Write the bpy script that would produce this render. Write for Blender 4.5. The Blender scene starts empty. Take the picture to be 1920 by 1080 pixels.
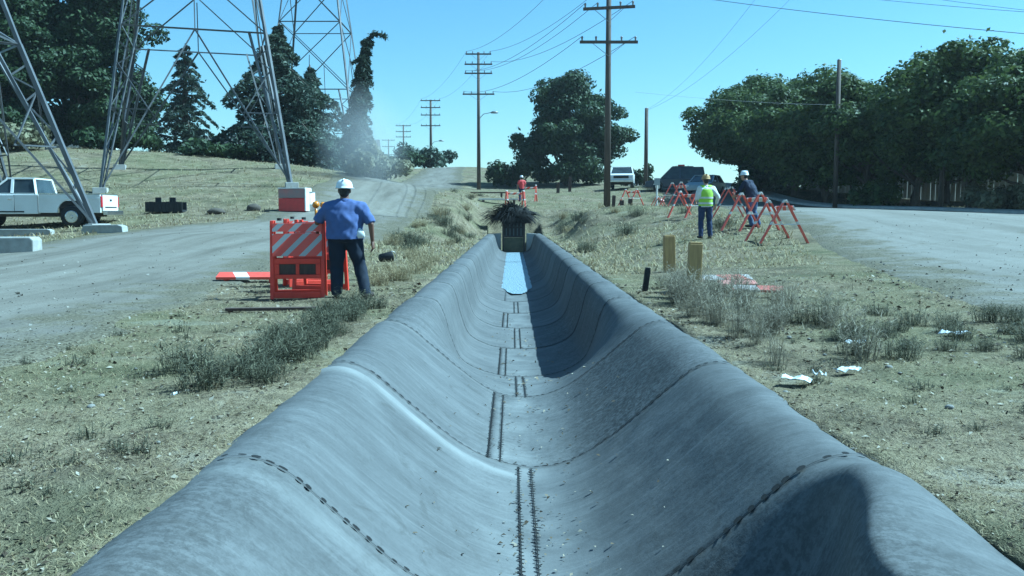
import bpy, bmesh, math, random
import numpy as np
from mathutils import Vector, Matrix, noise

random.seed(7)
rng = np.random.default_rng(7)
R = math.radians
sc = bpy.context.scene
col = sc.collection

# ------------------------------------------------------------------ camera
F = 1663.0                       # focal length in photo pixels (photo 1920 wide)
CAMZ = 1.2
PITCH = math.atan(140 / F)
cam = bpy.data.cameras.new('camera')
cam.sensor_width = 36.0
cam.lens = 36.0 * F / 1920.0
cam.clip_start = 0.05
cam.clip_end = 6000
camo = bpy.data.objects.new('camera', cam)
col.objects.link(camo)
camo.location = (0, 0, CAMZ)
camo.rotation_euler = (math.pi / 2 - PITCH, 0, 0)
sc.camera = camo

# ------------------------------------------------------------------ sky and sun
SUN_AZ, SUN_EL = R(82), R(49)    # azimuth from +Y towards +X
world = bpy.data.worlds.new('World')
sc.world = world
world.use_nodes = True
wn = world.node_tree.nodes
sky = wn.new('ShaderNodeTexSky')
sky.sky_type = 'NISHITA'
sky.sun_disc = False
sky.sun_elevation = SUN_EL
sky.sun_rotation = SUN_AZ
sky.altitude = 100
sky.air_density = 1.25
sky.dust_density = 0.2
sky.ozone_density = 1.0
bg = wn['Background']
bg.inputs['Strength'].default_value = 0.060
world.node_tree.links.new(sky.outputs['Color'], bg.inputs['Color'])

S = Vector((math.sin(SUN_AZ) * math.cos(SUN_EL), math.cos(SUN_AZ) * math.cos(SUN_EL), math.sin(SUN_EL)))
sl = bpy.data.lights.new('sun', 'SUN')
sl.energy = 4.9
sl.angle = R(0.55)
sl.color = (1.0, 0.955, 0.88)
slo = bpy.data.objects.new('sun', sl)
col.objects.link(slo)
slo.rotation_euler = S.to_track_quat('Z', 'Y').to_euler()
slo.location = (20, 10, 40)

vs = sc.view_settings
vs.view_transform = 'Standard'
vs.look = 'None'
vs.exposure = 1.12
vs.gamma = 1.0
vs.use_curve_mapping = False
vs.use_white_balance = True          # the photograph's cool camera balance
vs.white_balance_temperature = 4290
vs.white_balance_tint = -19
sc.cycles.max_bounces = 6
sc.cycles.transparent_max_bounces = 8
sc.cycles.use_denoising = True

# ------------------------------------------------------------------ helpers
_cp, _sp = math.cos(PITCH), math.sin(PITCH)
def P(px, py, d):
    """the point at forward distance d seen at photo pixel (px, py)"""
    u = (px - 960) / F; v = (540 - py) / F
    t = d / (_cp + v * _sp)
    return Vector((t * u, d, CAMZ + t * (v * _cp - _sp)))

def px_x(px, d):
    return P(px, 400, d).x

class MB:
    """collects shapes, builds one mesh object"""
    def __init__(self):
        self.v = []; self.f = []
    def add(self, vs_, fs):
        o = len(self.v)
        self.v.extend([tuple(p) for p in vs_])
        self.f.extend([tuple(i + o for i in f) for f in fs])
        return self
    def box(self, c, s, M=None):
        x, y, z = s[0] / 2, s[1] / 2, s[2] / 2
        pts = [Vector(p) for p in ((-x,-y,-z),(x,-y,-z),(x,y,-z),(-x,y,-z),(-x,-y,z),(x,-y,z),(x,y,z),(-x,y,z))]
        if M is not None:
            pts = [M @ p for p in pts]
        c = Vector(c)
        return self.add([p + c for p in pts], [(0,3,2,1),(4,5,6,7),(0,1,5,4),(1,2,6,5),(2,3,7,6),(3,0,4,7)])
    def beam(self, a, b, w, h=None):
        a = Vector(a); b = Vector(b); h = h or w
        d = b - a; L = d.length
        q = d.to_track_quat('Z', 'Y').to_matrix()
        return self.box((a + b) / 2, (w, h, L), q)
    def angle(self, a, b, w, t=0.02):
        """steel angle section"""
        a = Vector(a); b = Vector(b); d = b - a; L = d.length
        q = d.to_track_quat('Z', 'Y').to_matrix(); c = (a + b) / 2
        self.box(c + q @ Vector((w / 2 - t / 2, 0, 0)), (t, w, L), q)
        return self.box(c + q @ Vector((-t / 2 - .001, w / 2 - t / 2, 0)), (w - t, t, L - .002), q)
    def cyl(self, a, b, r0, r1=None, n=8, cap=True):
        a = Vector(a); b = Vector(b); r1 = r0 if r1 is None else r1
        q = (b - a).to_track_quat('Z', 'Y').to_matrix()
        ring = [Vector((math.cos(2*math.pi*i/n), math.sin(2*math.pi*i/n), 0)) for i in range(n)]
        vs_ = [a + q @ (p * r0) for p in ring] + [b + q @ (p * r1) for p in ring]
        fs = [(i, (i+1) % n, n + (i+1) % n, n + i) for i in range(n)]
        if cap:
            fs += [tuple(range(n-1, -1, -1)), tuple(range(n, 2*n))]
        return self.add(vs_, fs)
    def tube(self, pts, rs, n=6):
        """swept tube along points"""
        pts = [Vector(p) for p in pts]; o = []; m = len(pts)
        if not hasattr(rs, '__len__'): rs = [rs] * m
        for i, p in enumerate(pts):
            d = (pts[min(i+1, m-1)] - pts[max(i-1, 0)])
            q = d.to_track_quat('Z', 'Y').to_matrix()
            o += [p + q @ Vector((math.cos(2*math.pi*k/n)*rs[i], math.sin(2*math.pi*k/n)*rs[i], 0)) for k in range(n)]
        fs = []
        for i in range(m-1):
            for k in range(n):
                fs.append((i*n+k, i*n+(k+1)%n, (i+1)*n+(k+1)%n, (i+1)*n+k))
        fs += [tuple(range(n-1, -1, -1)), tuple(range((m-1)*n, m*n))]
        return self.add(o, fs)
    def loft(self, rings, n=14):
        """rings: (centre, rx, ry[, matrix]) stacked ellipses"""
        o = []; m = len(rings)
        for r in rings:
            c = Vector(r[0]); Mx = r[3] if len(r) > 3 else Matrix.Identity(3)
            o += [c + Mx @ Vector((math.cos(2*math.pi*k/n)*r[1], math.sin(2*math.pi*k/n)*r[2], 0)) for k in range(n)]
        fs = []
        for i in range(m-1):
            for k in range(n):
                fs.append((i*n+k, i*n+(k+1)%n, (i+1)*n+(k+1)%n, (i+1)*n+k))
        fs += [tuple(range(n-1, -1, -1)), tuple(range((m-1)*n, m*n))]
        return self.add(o, fs)
    def ball(self, c, rx, ry=None, rz=None, n=12, m=8, M=None):
        ry = ry or rx; rz = rz or rx; c = Vector(c)
        o = []; fs = []
        for i in range(1, m):
            th = math.pi * i / m
            for k in range(n):
                p = Vector((math.sin(th)*math.cos(2*math.pi*k/n)*rx, math.sin(th)*math.sin(2*math.pi*k/n)*ry, math.cos(th)*rz))
                o.append(c + (M @ p if M is not None else p))
        for i in range(m-2):
            for k in range(n):
                fs.append((i*n+k, (i+1)*n+k, (i+1)*n+(k+1)%n, i*n+(k+1)%n))
        t = Vector((0,0,rz)); b = Vector((0,0,-rz))
        if M is not None: t = M @ t; b = M @ b
        o += [c + t, c + b]; T = len(o) - 2; B = T + 1
        for k in range(n):
            fs.append((T, k, (k+1) % n))
            fs.append((B, (m-2)*n+(k+1)%n, (m-2)*n+k))
        return self.add(o, fs)
    def capsule(self, a, b, r0, r1, n=10):
        a = Vector(a); b = Vector(b)
        self.cyl(a, b, r0, r1, n); self.ball(a, r0, n=n, m=6); return self.ball(b, r1, n=n, m=6)
    def prism(self, poly, d0, d1, axis='y'):
        """polygon of (a, b) extruded; axis y: (x, z) polygon; axis x: (y, z); axis z: (x, y)"""
        n = len(poly)
        mk = {'y': lambda p, d: (p[0], d, p[1]), 'x': lambda p, d: (d, p[0], p[1]), 'z': lambda p, d: (p[0], p[1], d)}[axis]
        o = [mk(p, d0) for p in poly] + [mk(p, d1) for p in poly]
        fs = [(i, (i+1) % n, n+(i+1) % n, n+i) for i in range(n)] + [tuple(range(n-1, -1, -1)), tuple(range(n, 2*n))]
        return self.add(o, fs)
    def mesh(self, name):
        me = bpy.data.meshes.new(name)
        me.from_pydata(self.v, [], self.f)
        bm = bmesh.new(); bm.from_mesh(me)
        bmesh.ops.recalc_face_normals(bm, faces=bm.faces)
        bm.to_mesh(me); bm.free()
        return me
    def build(self, name, mat, parent=None, smooth=False, bevel=0.0):
        me = self.mesh(name)
        if bevel:
            bm = bmesh.new(); bm.from_mesh(me)
            bmesh.ops.remove_doubles(bm, verts=bm.verts, dist=1e-5)
            es = [e for e in bm.edges if len(e.link_faces) == 2 and e.calc_face_angle(0) > 0.5]
            bmesh.ops.bevel(bm, geom=es, offset=bevel, segments=2, affect='EDGES', profile=0.6)
            bm.to_mesh(me); bm.free()
        if smooth:
            me.polygons.foreach_set('use_smooth', [True] * len(me.polygons))
        return link(name, me, mat, parent)

def link(name, me, mat, parent=None):
    o = bpy.data.objects.new(name, me)
    col.objects.link(o)
    if mat is not None:
        me.materials.clear(); me.materials.append(mat)
    if parent is not None:
        o.parent = parent
    return o

def tag(o, label=None, cat=None, group=None, kind=None):
    if label: o['label'] = label
    if cat: o['category'] = cat
    if group: o['group'] = group
    if kind: o['kind'] = kind
    return o

def thing(name, label, cat, loc=(0,0,0), rz=0, group=None):
    o = bpy.data.objects.new(name, None)
    o.empty_display_size = 0.2
    col.objects.link(o)
    o.location = loc; o.rotation_euler = (0, 0, rz)
    return tag(o, label, cat, group)

def kids(o):
    return [c for c in bpy.data.objects if c.parent == o]

def dup(root, loc, rz=0, label=None, scale=None, parent=None):
    c = root.copy(); col.objects.link(c)
    if parent is None:
        c.location = loc; c.rotation_euler = (0, 0, rz)
        if scale: c.scale = scale if hasattr(scale, '__len__') else (scale,)*3
        if label: c['label'] = label
    else:
        c.parent = parent
    for k in kids(root):
        dup(k, None, parent=c)
    return c

# ------------------------------------------------------------------ materials
def newmat(name):
    m = bpy.data.materials.new(name); m.use_nodes = True
    nt = m.node_tree
    return m, nt, nt.nodes['Principled BSDF']

def ramp(nt, fac, stops):
    r = nt.nodes.new('ShaderNodeValToRGB')
    els = r.color_ramp.elements
    els[0].position, els[0].color = stops[0][0], (*stops[0][1], 1)
    els[1].position, els[1].color = stops[-1][0], (*stops[-1][1], 1)
    for p, c in stops[1:-1]:
        e = els.new(p); e.color = (*c, 1)
    nt.links.new(fac, r.inputs[0])
    return r.outputs[0]

def nz(nt, vec, scale, detail=4, rough=0.55, dist=0.0):
    n = nt.nodes.new('ShaderNodeTexNoise')
    n.inputs['Scale'].default_value = scale
    n.inputs['Detail'].default_value = detail
    n.inputs['Roughness'].default_value = rough
    n.inputs['Distortion'].default_value = dist
    nt.links.new(vec, n.inputs['Vector'])
    return n.outputs['Fac']

def coord(nt, which='Object', scale=None, rot=None):
    t = nt.nodes.new('ShaderNodeTexCoord').outputs[which]
    if scale or rot:
        m = nt.nodes.new('ShaderNodeMapping')
        if scale: m.inputs['Scale'].default_value = scale
        if rot: m.inputs['Rotation'].default_value = rot
        nt.links.new(t, m.inputs['Vector']); t = m.outputs[0]
    return t

def mix(nt, fac, a, b, mode='MIX'):
    n = nt.nodes.new('ShaderNodeMix'); n.data_type = 'RGBA'; n.blend_type = mode
    for s, v in ((n.inputs[0], fac), (n.inputs[6], a), (n.inputs[7], b)):
        if isinstance(v, (int, float)): s.default_value = v
        elif isinstance(v, tuple): s.default_value = (*v, 1)
        else: nt.links.new(v, s)
    return n.outputs[2]

def math_(nt, op, a, b=None, clamp=False):
    n = nt.nodes.new('ShaderNodeMath'); n.operation = op; n.use_clamp = clamp
    for i, v in enumerate((a, b)):
        if v is None: continue
        if isinstance(v, (int, float)): n.inputs[i].default_value = v
        else: nt.links.new(v, n.inputs[i])
    return n.outputs[0]

def bump(nt, bsdf, h, strength=0.3, dist=0.02):
    b = nt.nodes.new('ShaderNodeBump')
    b.inputs['Strength'].default_value = strength; b.inputs['Distance'].default_value = dist
    nt.links.new(h, b.inputs['Height']); nt.links.new(b.outputs[0], bsdf.inputs['Normal'])

def mat(name, c1, c2=None, scale=6.0, rough=0.8, bmp=0.0, metal=0.0, stretch=None, bdist=0.01):
    m, nt, b = newmat(name)
    b.inputs['Roughness'].default_value = rough; b.inputs['Metallic'].default_value = metal
    c2 = c2 or tuple(x * 0.78 for x in c1)
    f = nz(nt, coord(nt, 'Object', stretch), scale)
    nt.links.new(ramp(nt, f, [(0.3, c2), (0.7, c1)]), b.inputs['Base Color'])
    if bmp: bump(nt, b, f, bmp, bdist)
    return m

def stripes(name, c1, c2, period, ax=(1, 0, 1), duty=0.5, rough=0.5):
    """diagonal printed stripes on a board, in the board's own coordinates"""
    m, nt, b = newmat(name)
    b.inputs['Roughness'].default_value = rough
    sp = nt.nodes.new('ShaderNodeSeparateXYZ'); nt.links.new(coord(nt), sp.inputs[0])
    s = None
    for i, a in enumerate(ax):
        if a == 0: continue
        t = math_(nt, 'MULTIPLY', sp.outputs[i], a / period)
        s = t if s is None else math_(nt, 'ADD', s, t)
    g = math_(nt, 'GREATER_THAN', math_(nt, 'FRACT', s), duty)
    dirt = nz(nt, coord(nt), 9.0)
    cc = mix(nt, g, c1, c2)
    cc = mix(nt, math_(nt, 'MULTIPLY', dirt, 0.35), cc, (0.3, 0.25, 0.2))
    nt.links.new(cc, b.inputs['Base Color'])
    return m

def leafmat(name, c1, c2, c3=None, trans=0.25, scale=0.6):
    m, nt, b = newmat(name)
    b.inputs['Roughness'].default_value = 0.6
    b.inputs['Specular IOR Level'].default_value = 0.25
    geo = nt.nodes.new('ShaderNodeNewGeometry')
    f1 = nz(nt, coord(nt), scale, 3)
    f = math_(nt, 'ADD', math_(nt, 'MULTIPLY', f1, 0.7), math_(nt, 'MULTIPLY', geo.outputs['Random Per Island'], 0.35))
    c = ramp(nt, f, [(0.25, c1), (0.55, c2), (0.85, c3 or c2)])
    nt.links.new(c, b.inputs['Base Color'])
    tr = nt.nodes.new('ShaderNodeBsdfTranslucent'); nt.links.new(c, tr.inputs['Color'])
    ms = nt.nodes.new('ShaderNodeMixShader'); ms.inputs[0].default_value = trans
    nt.links.new(b.outputs[0], ms.inputs[1]); nt.links.new(tr.outputs[0], ms.inputs[2])
    nt.links.new(ms.outputs[0], nt.nodes['Material Output'].inputs['Surface'])
    return m

def sstep(a, b, x):
    t = np.clip((np.asarray(x, float) - a) / (b - a), 0, 1)
    return t * t * (3 - 2 * t)
# ------------------------------------------------------------------ terrain
FX = 0.15                       # the channel's axis
FEND = 53.0                     # the channel's far end
ctl = []
def cp(x, y, z): ctl.append((x, y, z))
def cq(px, py, d): p = P(px, py, d); ctl.append((p.x, p.y, p.z))
for y in (-14, -6, 0, 5, 10, 14, 18):
    cp(-2.2, y, -0.05); cp(2.5, y, -0.05)
for y in (22, 27, 33, 39, 46):
    cp(-2.2, y, 0.0); cp(2.5, y, 0.0)
for y in (-14, 0, 9):
    cp(-8, y, -0.05); cp(-20, y, 0.0); cp(7.5, y, 0.05); cp(20, y, 0.2); cp(-40, y, 0.3); cp(40, y, .4)
cp(-5, 13.2, -0.1); cp(-5, 20, 0.1); cp(5.5, 14, 0.1); cp(7, 18, .2)
cq(400, 437, 27); cq(30, 472, 24); cq(105, 426, 36); cq(190, 437, 33); cq(-300, 430, 38)
cq(300, 396, 41); cq(480, 388, 42); cq(640, 385, 45)
cq(100, 290, 58); cq(300, 298, 60); cq(600, 315, 62); cq(700, 336, 66); cq(-200, 280, 60)
cq(190, 358, 47); cq(545, 348, 50); cq(255, 348, 52)
cq(800, 350, 72); cq(850, 318, 128); cq(890, 313, 125); cq(898, 356, 88); cq(760, 322, 110)
cq(600, 330, 128); cq(200, 300, 128)
cq(850, 402, 40); cq(870, 385, 52); cq(955, 372, 68)
cq(1138, 377, 43); cq(1050, 357, 85); cq(1060, 346, 95); cq(1165, 356, 71); cq(1060, 405, 40)
cq(1300, 347, 75); cq(1250, 352, 72); cq(1210, 348, 85)
cq(1325, 438, 24.9); cq(1455, 461, 23.7); cq(1362, 408, 31); cq(1278, 388, 42)
cq(1920, 405, 38); cq(1640, 393, 48); cq(1460, 382, 60); cq(1700, 470, 20)
cp(30, 60, 2.2); cp(40, 40, 1.6); cp(20, 100, 4.0); cp(45, 100, 3.6); cp(30, 128, 4.6); cp(8, 128, 6.2); cp(45, 128, 4.2)
cp(-50, 60, 5.4); cp(-50, 128, 6.2); cp(-50, 30, 1.0); cp(-28, 128, 6.4)
C_ = np.array(ctl)
def _phi(r2):
    return np.where(r2 > 1e-9, 0.5 * r2 * np.log(np.maximum(r2, 1e-9)), 0.0)
_n = len(C_)
_A = np.zeros((_n + 3, _n + 3))
_A[:_n, :_n] = _phi(((C_[:, None, :2] - C_[None, :, :2]) ** 2).sum(-1)) + np.eye(_n) * 6.0
_A[:_n, _n] = 1; _A[:_n, _n+1:] = C_[:, :2]; _A[_n, :_n] = 1; _A[_n+1:, :_n] = C_[:, :2].T
_w = np.linalg.solve(_A, np.concatenate([C_[:, 2], np.zeros(3)]))
def tps(x, y):
    x = np.clip(np.asarray(x, float), -52, 46); y = np.clip(np.asarray(y, float), -12, 130)
    out = _w[_n] + _w[_n+1] * x + _w[_n+2] * y
    for i in range(_n):
        out = out + _w[i] * _phi((x - C_[i, 0]) ** 2 + (y - C_[i, 1]) ** 2)
    return out
def Gv(x, y):
    """ground height, flush with the channel's rim along the channel"""
    x = np.asarray(x, float); y = np.asarray(y, float)
    z = tps(x, y)
    k = (1 - sstep(1.9, 3.6, np.abs(x - FX))) * (1 - sstep(50, 60, y))
    return z * (1 - k) + k * (-0.05)
def G(x, y):
    return float(Gv(np.array([x]), np.array([y]))[0])
def on(px, d, dz=0.0):
    """a point on the ground in photo column px at distance d"""
    x = px_x(px, d)
    return Vector((x, d, G(x, d) + dz))

def vnoise(x, y, s, seed=0.0):
    return np.array([noise.noise((a * s + seed, b * s, seed * 1.7)) for a, b in zip(x.ravel(), y.ravel())]).reshape(x.shape)

# edges of the two roads
LRX = lambda y: np.interp(y, [-20, 7, 13, 22, 40, 85, 130], [-4.0, -4.1, -4.4, -5.0, -4.4, -4.8, -6.8])
LLX = lambda y: np.interp(y, [-20, 10, 24, 33, 38, 60, 85, 130], [-14, -13.6, -14, -15, -11, -11.6, -11.2, -11.6])
RLX = lambda y: np.interp(y, [-20, 11, 17, 25, 48, 70, 130], [5.2, 5.6, 6.6, 8.2, 10.0, 11.4, 12.5])
KX = lambda y: np.interp(y, [-20, 38, 48, 60, 75, 130], [28, 23.2, 20.2, 18.6, 17.2, 16.4])

def axis_lines(parts):
    out = []
    for a, b, st in parts:
        out += list(np.arange(a, b, st))
    return np.array(sorted(set(np.round(out, 4))))
gx = axis_lines([(-900, -100, 80), (-100, -40, 6), (-40, -14, 1.3), (-14, FX - 2.2, 0.22), (FX + 2.2, 14, 0.22), (14, 40, 1.3), (40, 100, 6), (100, 901, 80)])
gx = np.array(sorted(list(gx) + [FX + s * k for s in (-1, 1) for k in (0.0, 1.3, 1.45, 1.5, 1.62, 1.75, 1.9, 2.05, 2.2)]))
gy = axis_lines([(-40, -6, 4), (-6, 22, 0.22), (22, 47.5, 0.4), (47.5, 70, 0.9), (70, 135, 2.2), (135, 400, 30), (400, 2401, 250)])
X, Y = np.meshgrid(gx, gy)
Z = Gv(X, Y)
lump = 0.028 * vnoise(X, Y, 1.6) + 0.016 * vnoise(X, Y, 4.3, 3.1) + 0.10 * vnoise(X, Y, 0.23, 9.2) * sstep(16, 40, Y)
onroad = ((X < LRX(Y)) & (X > LLX(Y))) | ((X > RLX(Y)) & (X < KX(Y) + 2.5))
Z = Z + lump * np.where(onroad, 0.25, 1.0) * sstep(1.6, 2.4, np.abs(X - FX))
ax_ = np.abs(X - FX)
rim = sstep(1.5, 1.62, ax_) * (1 - sstep(1.9, 3.0, ax_)) * (Y < FEND)
Z = Z + rim * (0.06 * vnoise(np.sign(X - FX) * 7, Y, 0.8, 5.5) + 0.04 * vnoise(X, Y, 2.6, 6.5) + 0.012)
trench = (1 - sstep(1.46, 1.61, np.abs(X - FX))) * (Y < FEND + 1.2) * (Y > -8)
Z = np.where(trench > 0, Z * (1 - trench) + trench * -1.9, Z)
nxg, nyg = len(gx), len(gy)
me = bpy.data.meshes.new('ground')
vv = np.stack([X.ravel(), Y.ravel(), Z.ravel()], 1)
ii = np.arange(nxg * nyg).reshape(nyg, nxg)
ff = np.stack([ii[:-1, :-1].ravel(), ii[:-1, 1:].ravel(), ii[1:, 1:].ravel(), ii[1:, :-1].ravel()], 1)
me.from_pydata(vv.tolist(), [], ff.tolist())
me.polygons.foreach_set('use_smooth', [True] * len(me.polygons))

# dry turf / bare soil
m_ground, nt, b = newmat('dry_ground')
b.inputs['Roughness'].default_value = 0.95
b.inputs['Specular IOR Level'].default_value = 0.1
v = coord(nt)
big = nz(nt, v, 0.35, 3); mid = nz(nt, v, 2.2, 5, 0.65); fine = nz(nt, v, 19, 4, 0.7); vf = nz(nt, v, 70, 2, 0.7)
c0 = ramp(nt, mid, [(0.30, (0.065, 0.05, 0.03)), (0.45, (0.22, 0.18, 0.11)), (0.6, (0.33, 0.275, 0.17)), (0.78, (0.44, 0.38, 0.25))])
c1 = ramp(nt, fine, [(0.34, (0.06, 0.048, 0.03)), (0.5, (0.25, 0.205, 0.13)), (0.68, (0.42, 0.365, 0.24))])
cc = mix(nt, 0.5, c0, c1)
pat = nz(nt, v, 0.9, 4, 0.7, 0.6)
cc = mix(nt, math_(nt, 'MULTIPLY', ramp(nt, pat, [(0.5, (0, 0, 0)), (0.62, (1, 1, 1))]), 0.6), cc, (0.085, 0.075, 0.05))
cc = mix(nt, math_(nt, 'MULTIPLY', ramp(nt, pat, [(0.32, (1, 1, 1)), (0.42, (0, 0, 0))]), 0.5), cc, (0.40, 0.37, 0.29))
cc = mix(nt, math_(nt, 'MULTIPLY', ramp(nt, big, [(0.42, (0, 0, 0)), (0.62, (1, 1, 1))]), 0.35), cc, (0.17, 0.185, 0.075))
nt.links.new(cc, b.inputs['Base Color'])
bump(nt, b, math_(nt, 'ADD', math_(nt, 'MULTIPLY', fine, 0.8), math_(nt, 'MULTIPLY', vf, 0.4)), 0.9, 0.05)
ground = link('ground', me, m_ground); tag(ground, kind='structure')

def sheet(name, fl, fr, y0, y1, material, off=0.03, n=40, rag=0.25, step=0.45):
    ys = np.concatenate([np.arange(y0, 50, step), np.arange(50, y1, 1.6)])
    rows = []
    for y in ys:
        a = float(fl(y)) + rag * noise.noise((y * 0.5, 1.3, 0)) + rag * 0.5 * noise.noise((y * 1.9, 5.3, 0))
        c = float(fr(y)) + rag * noise.noise((y * 0.5, 7.3, 0)) + rag * 0.5 * noise.noise((y * 1.9, 9.3, 0))
        rows.append(np.linspace(a, c, n))
    XX = np.array(rows); YY = np.repeat(ys[:, None], n, 1)
    ZZ = Gv(XX, YY) + off
    ZZ[:, 0] -= off + 0.05; ZZ[:, -1] -= off + 0.05
    ZZ[:, 1:-1] += (0.012 * vnoise(XX, YY, 0.9, 2.2))[:, 1:-1]
    m_ = bpy.data.meshes.new(name)
    ii = np.arange(XX.size).reshape(XX.shape)
    ff = np.stack([ii[:-1, :-1].ravel(), ii[:-1, 1:].ravel(), ii[1:, 1:].ravel(), ii[1:, :-1].ravel()], 1)
    m_.from_pydata(np.stack([XX.ravel(), YY.ravel(), ZZ.ravel()], 1).tolist(), [], ff.tolist())
    m_.polygons.foreach_set('use_smooth', [True] * len(m_.polygons))
    ew = np.minimum(np.abs(XX - XX[:, :1]), np.abs(XX - XX[:, -1:]))
    a_ = m_.attributes.new('edge', 'FLOAT', 'POINT'); a_.data.foreach_set('value', np.clip(ew / 2.2, 0, 1).ravel())
    return tag(link(name, m_, material), kind='structure')

# dusty dirt: streaks along the wheel tracks
def dirtmat(name, a, bcol, c, stretch):
    m, nt, b = newmat(name)
    b.inputs['Roughness'].default_value = 0.95; b.inputs['Specular IOR Level'].default_value = 0.1
    v = coord(nt); vs2 = coord(nt, 'Object', stretch)
    tr = nz(nt, vs2, 1.0, 5, 0.6, 0.3); sp = nz(nt, v, 1.1, 5, 0.65); fi = nz(nt, v, 26, 3, 0.7)
    cc = ramp(nt, tr, [(0.3, bcol), (0.5, a), (0.72, c)])
    cc = mix(nt, math_(nt, 'MULTIPLY', ramp(nt, sp, [(0.45, (0, 0, 0)), (0.68, (1, 1, 1))]), 0.45), cc, bcol)
    cc = mix(nt, 0.3, cc, ramp(nt, fi, [(0.3, tuple(x * 0.55 for x in a)), (0.7, c)]))
    # turf creeping in over the ragged edge
    at = nt.nodes.new('ShaderNodeAttribute'); at.attribute_name = 'edge'
    e = math_(nt, 'ADD', at.outputs['Fac'], math_(nt, 'MULTIPLY', math_(nt, 'SUBTRACT', sp, 0.5), 2.4))
    e = ramp(nt, e, [(0.25, (1, 1, 1)), (0.75, (0, 0, 0))])
    turfc = ramp(nt, fi, [(0.34, (0.06, 0.052, 0.036)), (0.5, (0.21, 0.185, 0.125)), (0.68, (0.34, 0.31, 0.22))])
    cc = mix(nt, e, cc, turfc)
    nt.links.new(cc, b.inputs['Base Color'])
    bump(nt, b, math_(nt, 'ADD', tr, math_(nt, 'MULTIPLY', fi, 0.35)), 0.55, 0.04)
    return m
m_dirt = dirtmat('pale_dirt', (0.30, 0.272, 0.222), (0.17, 0.152, 0.12), (0.40, 0.37, 0.31), (1.6, 0.16, 1))
m_road = dirtmat('dusty_asphalt', (0.36, 0.335, 0.285), (0.24, 0.22, 0.18), (0.45, 0.425, 0.37), (0.9, 0.10, 1))
sheet('dirt_road', LLX, LRX, -10, 130, m_dirt, n=46, rag=0.5)
sheet('road', RLX, lambda y: KX(y) - 0.02, -10, 126, m_road, n=56, rag=0.12)

# kerb and verge on the far side of the right-hand road
m_conc = mat('kerb_concrete', (0.5, 0.48, 0.44), (0.36, 0.34, 0.31), 3.0, 0.9, 0.2)
ys = np.arange(-10, 124, 1.5)
kb = MB()
prev = None
for y in ys:
    x = float(KX(y)); z = G(x, y)
    r = [(x + 0.0, y, z - 0.2), (x + 0.0, y, z + 0.15), (x + 0.17, y, z + 0.16), (x + 1.4, y, z + 0.17), (x + 1.42, y, z - 0.2)]
    o = len(kb.v); kb.v += r
    if prev is not None:
        for k in range(4): kb.f.append((prev + k, prev + k + 1, o + k + 1, o + k))
    prev = o
tag(kb.build('kerb', m_conc), kind='structure')
# ------------------------------------------------------------------ concrete channel
NEAR = np.array([(0,-.87),(.2,-.84),(.42,-.755),(.66,-.6),(.88,-.42),(1.09,-.235),(1.28,-.08),(1.45,-.01),(1.6,-.015),(1.74,-.1),(1.84,-.3)])
FAR_ = np.array([(0,-1.16),(.28,-1.15),(.6,-1.08),(.90,-.90),(1.04,-.56),(1.12,-.24),(1.22,-.05),(1.42,0),(1.58,-.02),(1.74,-.12),(1.84,-.32)])
STEEP = np.array([(0,-.87),(.22,-.85),(.52,-.80),(.82,-.70),(1.06,-.50),(1.22,-.2),(1.31,.03),(1.41,.10),(1.58,.05),(1.75,-.1),(1.86,-.32)])
STEEP2 = np.array([(0,-.87),(.2,-.85),(.42,-.80),(.64,-.70),(.84,-.48),(.94,-.16),(1.01,.05),(1.1,.10),(1.4,.05),(1.7,-.08),(1.86,-.32)])
_s = np.linspace(0, 1, len(NEAR))
def cat_(arr, s):
    # smooth interpolation of the profile
    n = len(arr) - 1
    t = np.clip(s, 0, 1) * n; i = np.minimum(t.astype(int), n - 1); f = t - i
    p = lambda k: arr[np.clip(k, 0, n)]
    f = f[:, None]
    p0, p1, p2, p3 = p(i-1), p(i), p(i+1), p(i+2)
    return 0.5 * (2*p1 + (p2-p0)*f + (2*p0-5*p1+4*p2-p3)*f**2 + (-p0+3*p1-3*p2+p3)*f**3)
SS = np.linspace(0, 1, 201)
_near, _far, _steep, _steep2 = cat_(NEAR, SS), cat_(FAR_, SS), cat_(STEEP, SS), cat_(STEEP2, SS)
def prof(s, y, side):
    """s 0 (bottom) .. 1 (buried outer skirt) -> x, z"""
    t = float(sstep(9.6, 13.2, y))
    u = float(1 - sstep(3.75, 4.3, y)) if side > 0 else 0.0
    u2 = float(1 - sstep(2.7, 3.8, y))
    A = _near * (1 - t) + _far * t
    A = A * (1 - u) + (_steep * (1 - u2) + _steep2 * u2) * u
    x = np.interp(s, SS, A[:, 0]); z = np.interp(s, SS, A[:, 1])
    wob = 0.012 * noise.noise((y * 0.9, side * 3.0, 1.0))
    X_ = FX + side * x * (1 + wob)
    Z_ = z + np.array([0.013 * noise.noise((side * a * 2.1, y * 1.3, 4.0)) + 0.005 * noise.noise((side * a * 7.1, y * 5.3, 8.0)) + 0.006 * noise.noise((side * a * 1.3, y * 4.1, 21.0)) for a in x])
    return X_, Z_

m_cc, nt, b = newmat('channel_concrete')
b.inputs['Roughness'].default_value = 0.82
b.inputs['Specular IOR Level'].default_value = 0.25
v = coord(nt)
st = nz(nt, coord(nt, 'Object', (0.7, 6.0, 0.7)), 1.5, 6, 0.65, 0.4)      # trowel and run-off streaks across the channel
bl = nz(nt, v, 1.4, 5, 0.6, 0.5); sp = nz(nt, v, 26, 3, 0.75); gr = nz(nt, v, 120, 2, 0.6)
cc = ramp(nt, st, [(0.28, (0.12, 0.12, 0.118)), (0.5, (0.175, 0.175, 0.172)), (0.72, (0.26, 0.26, 0.255))])
cc = mix(nt, 0.45, cc, ramp(nt, bl, [(0.3, (0.105, 0.105, 0.103)), (0.7, (0.25, 0.25, 0.245))]))
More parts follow.
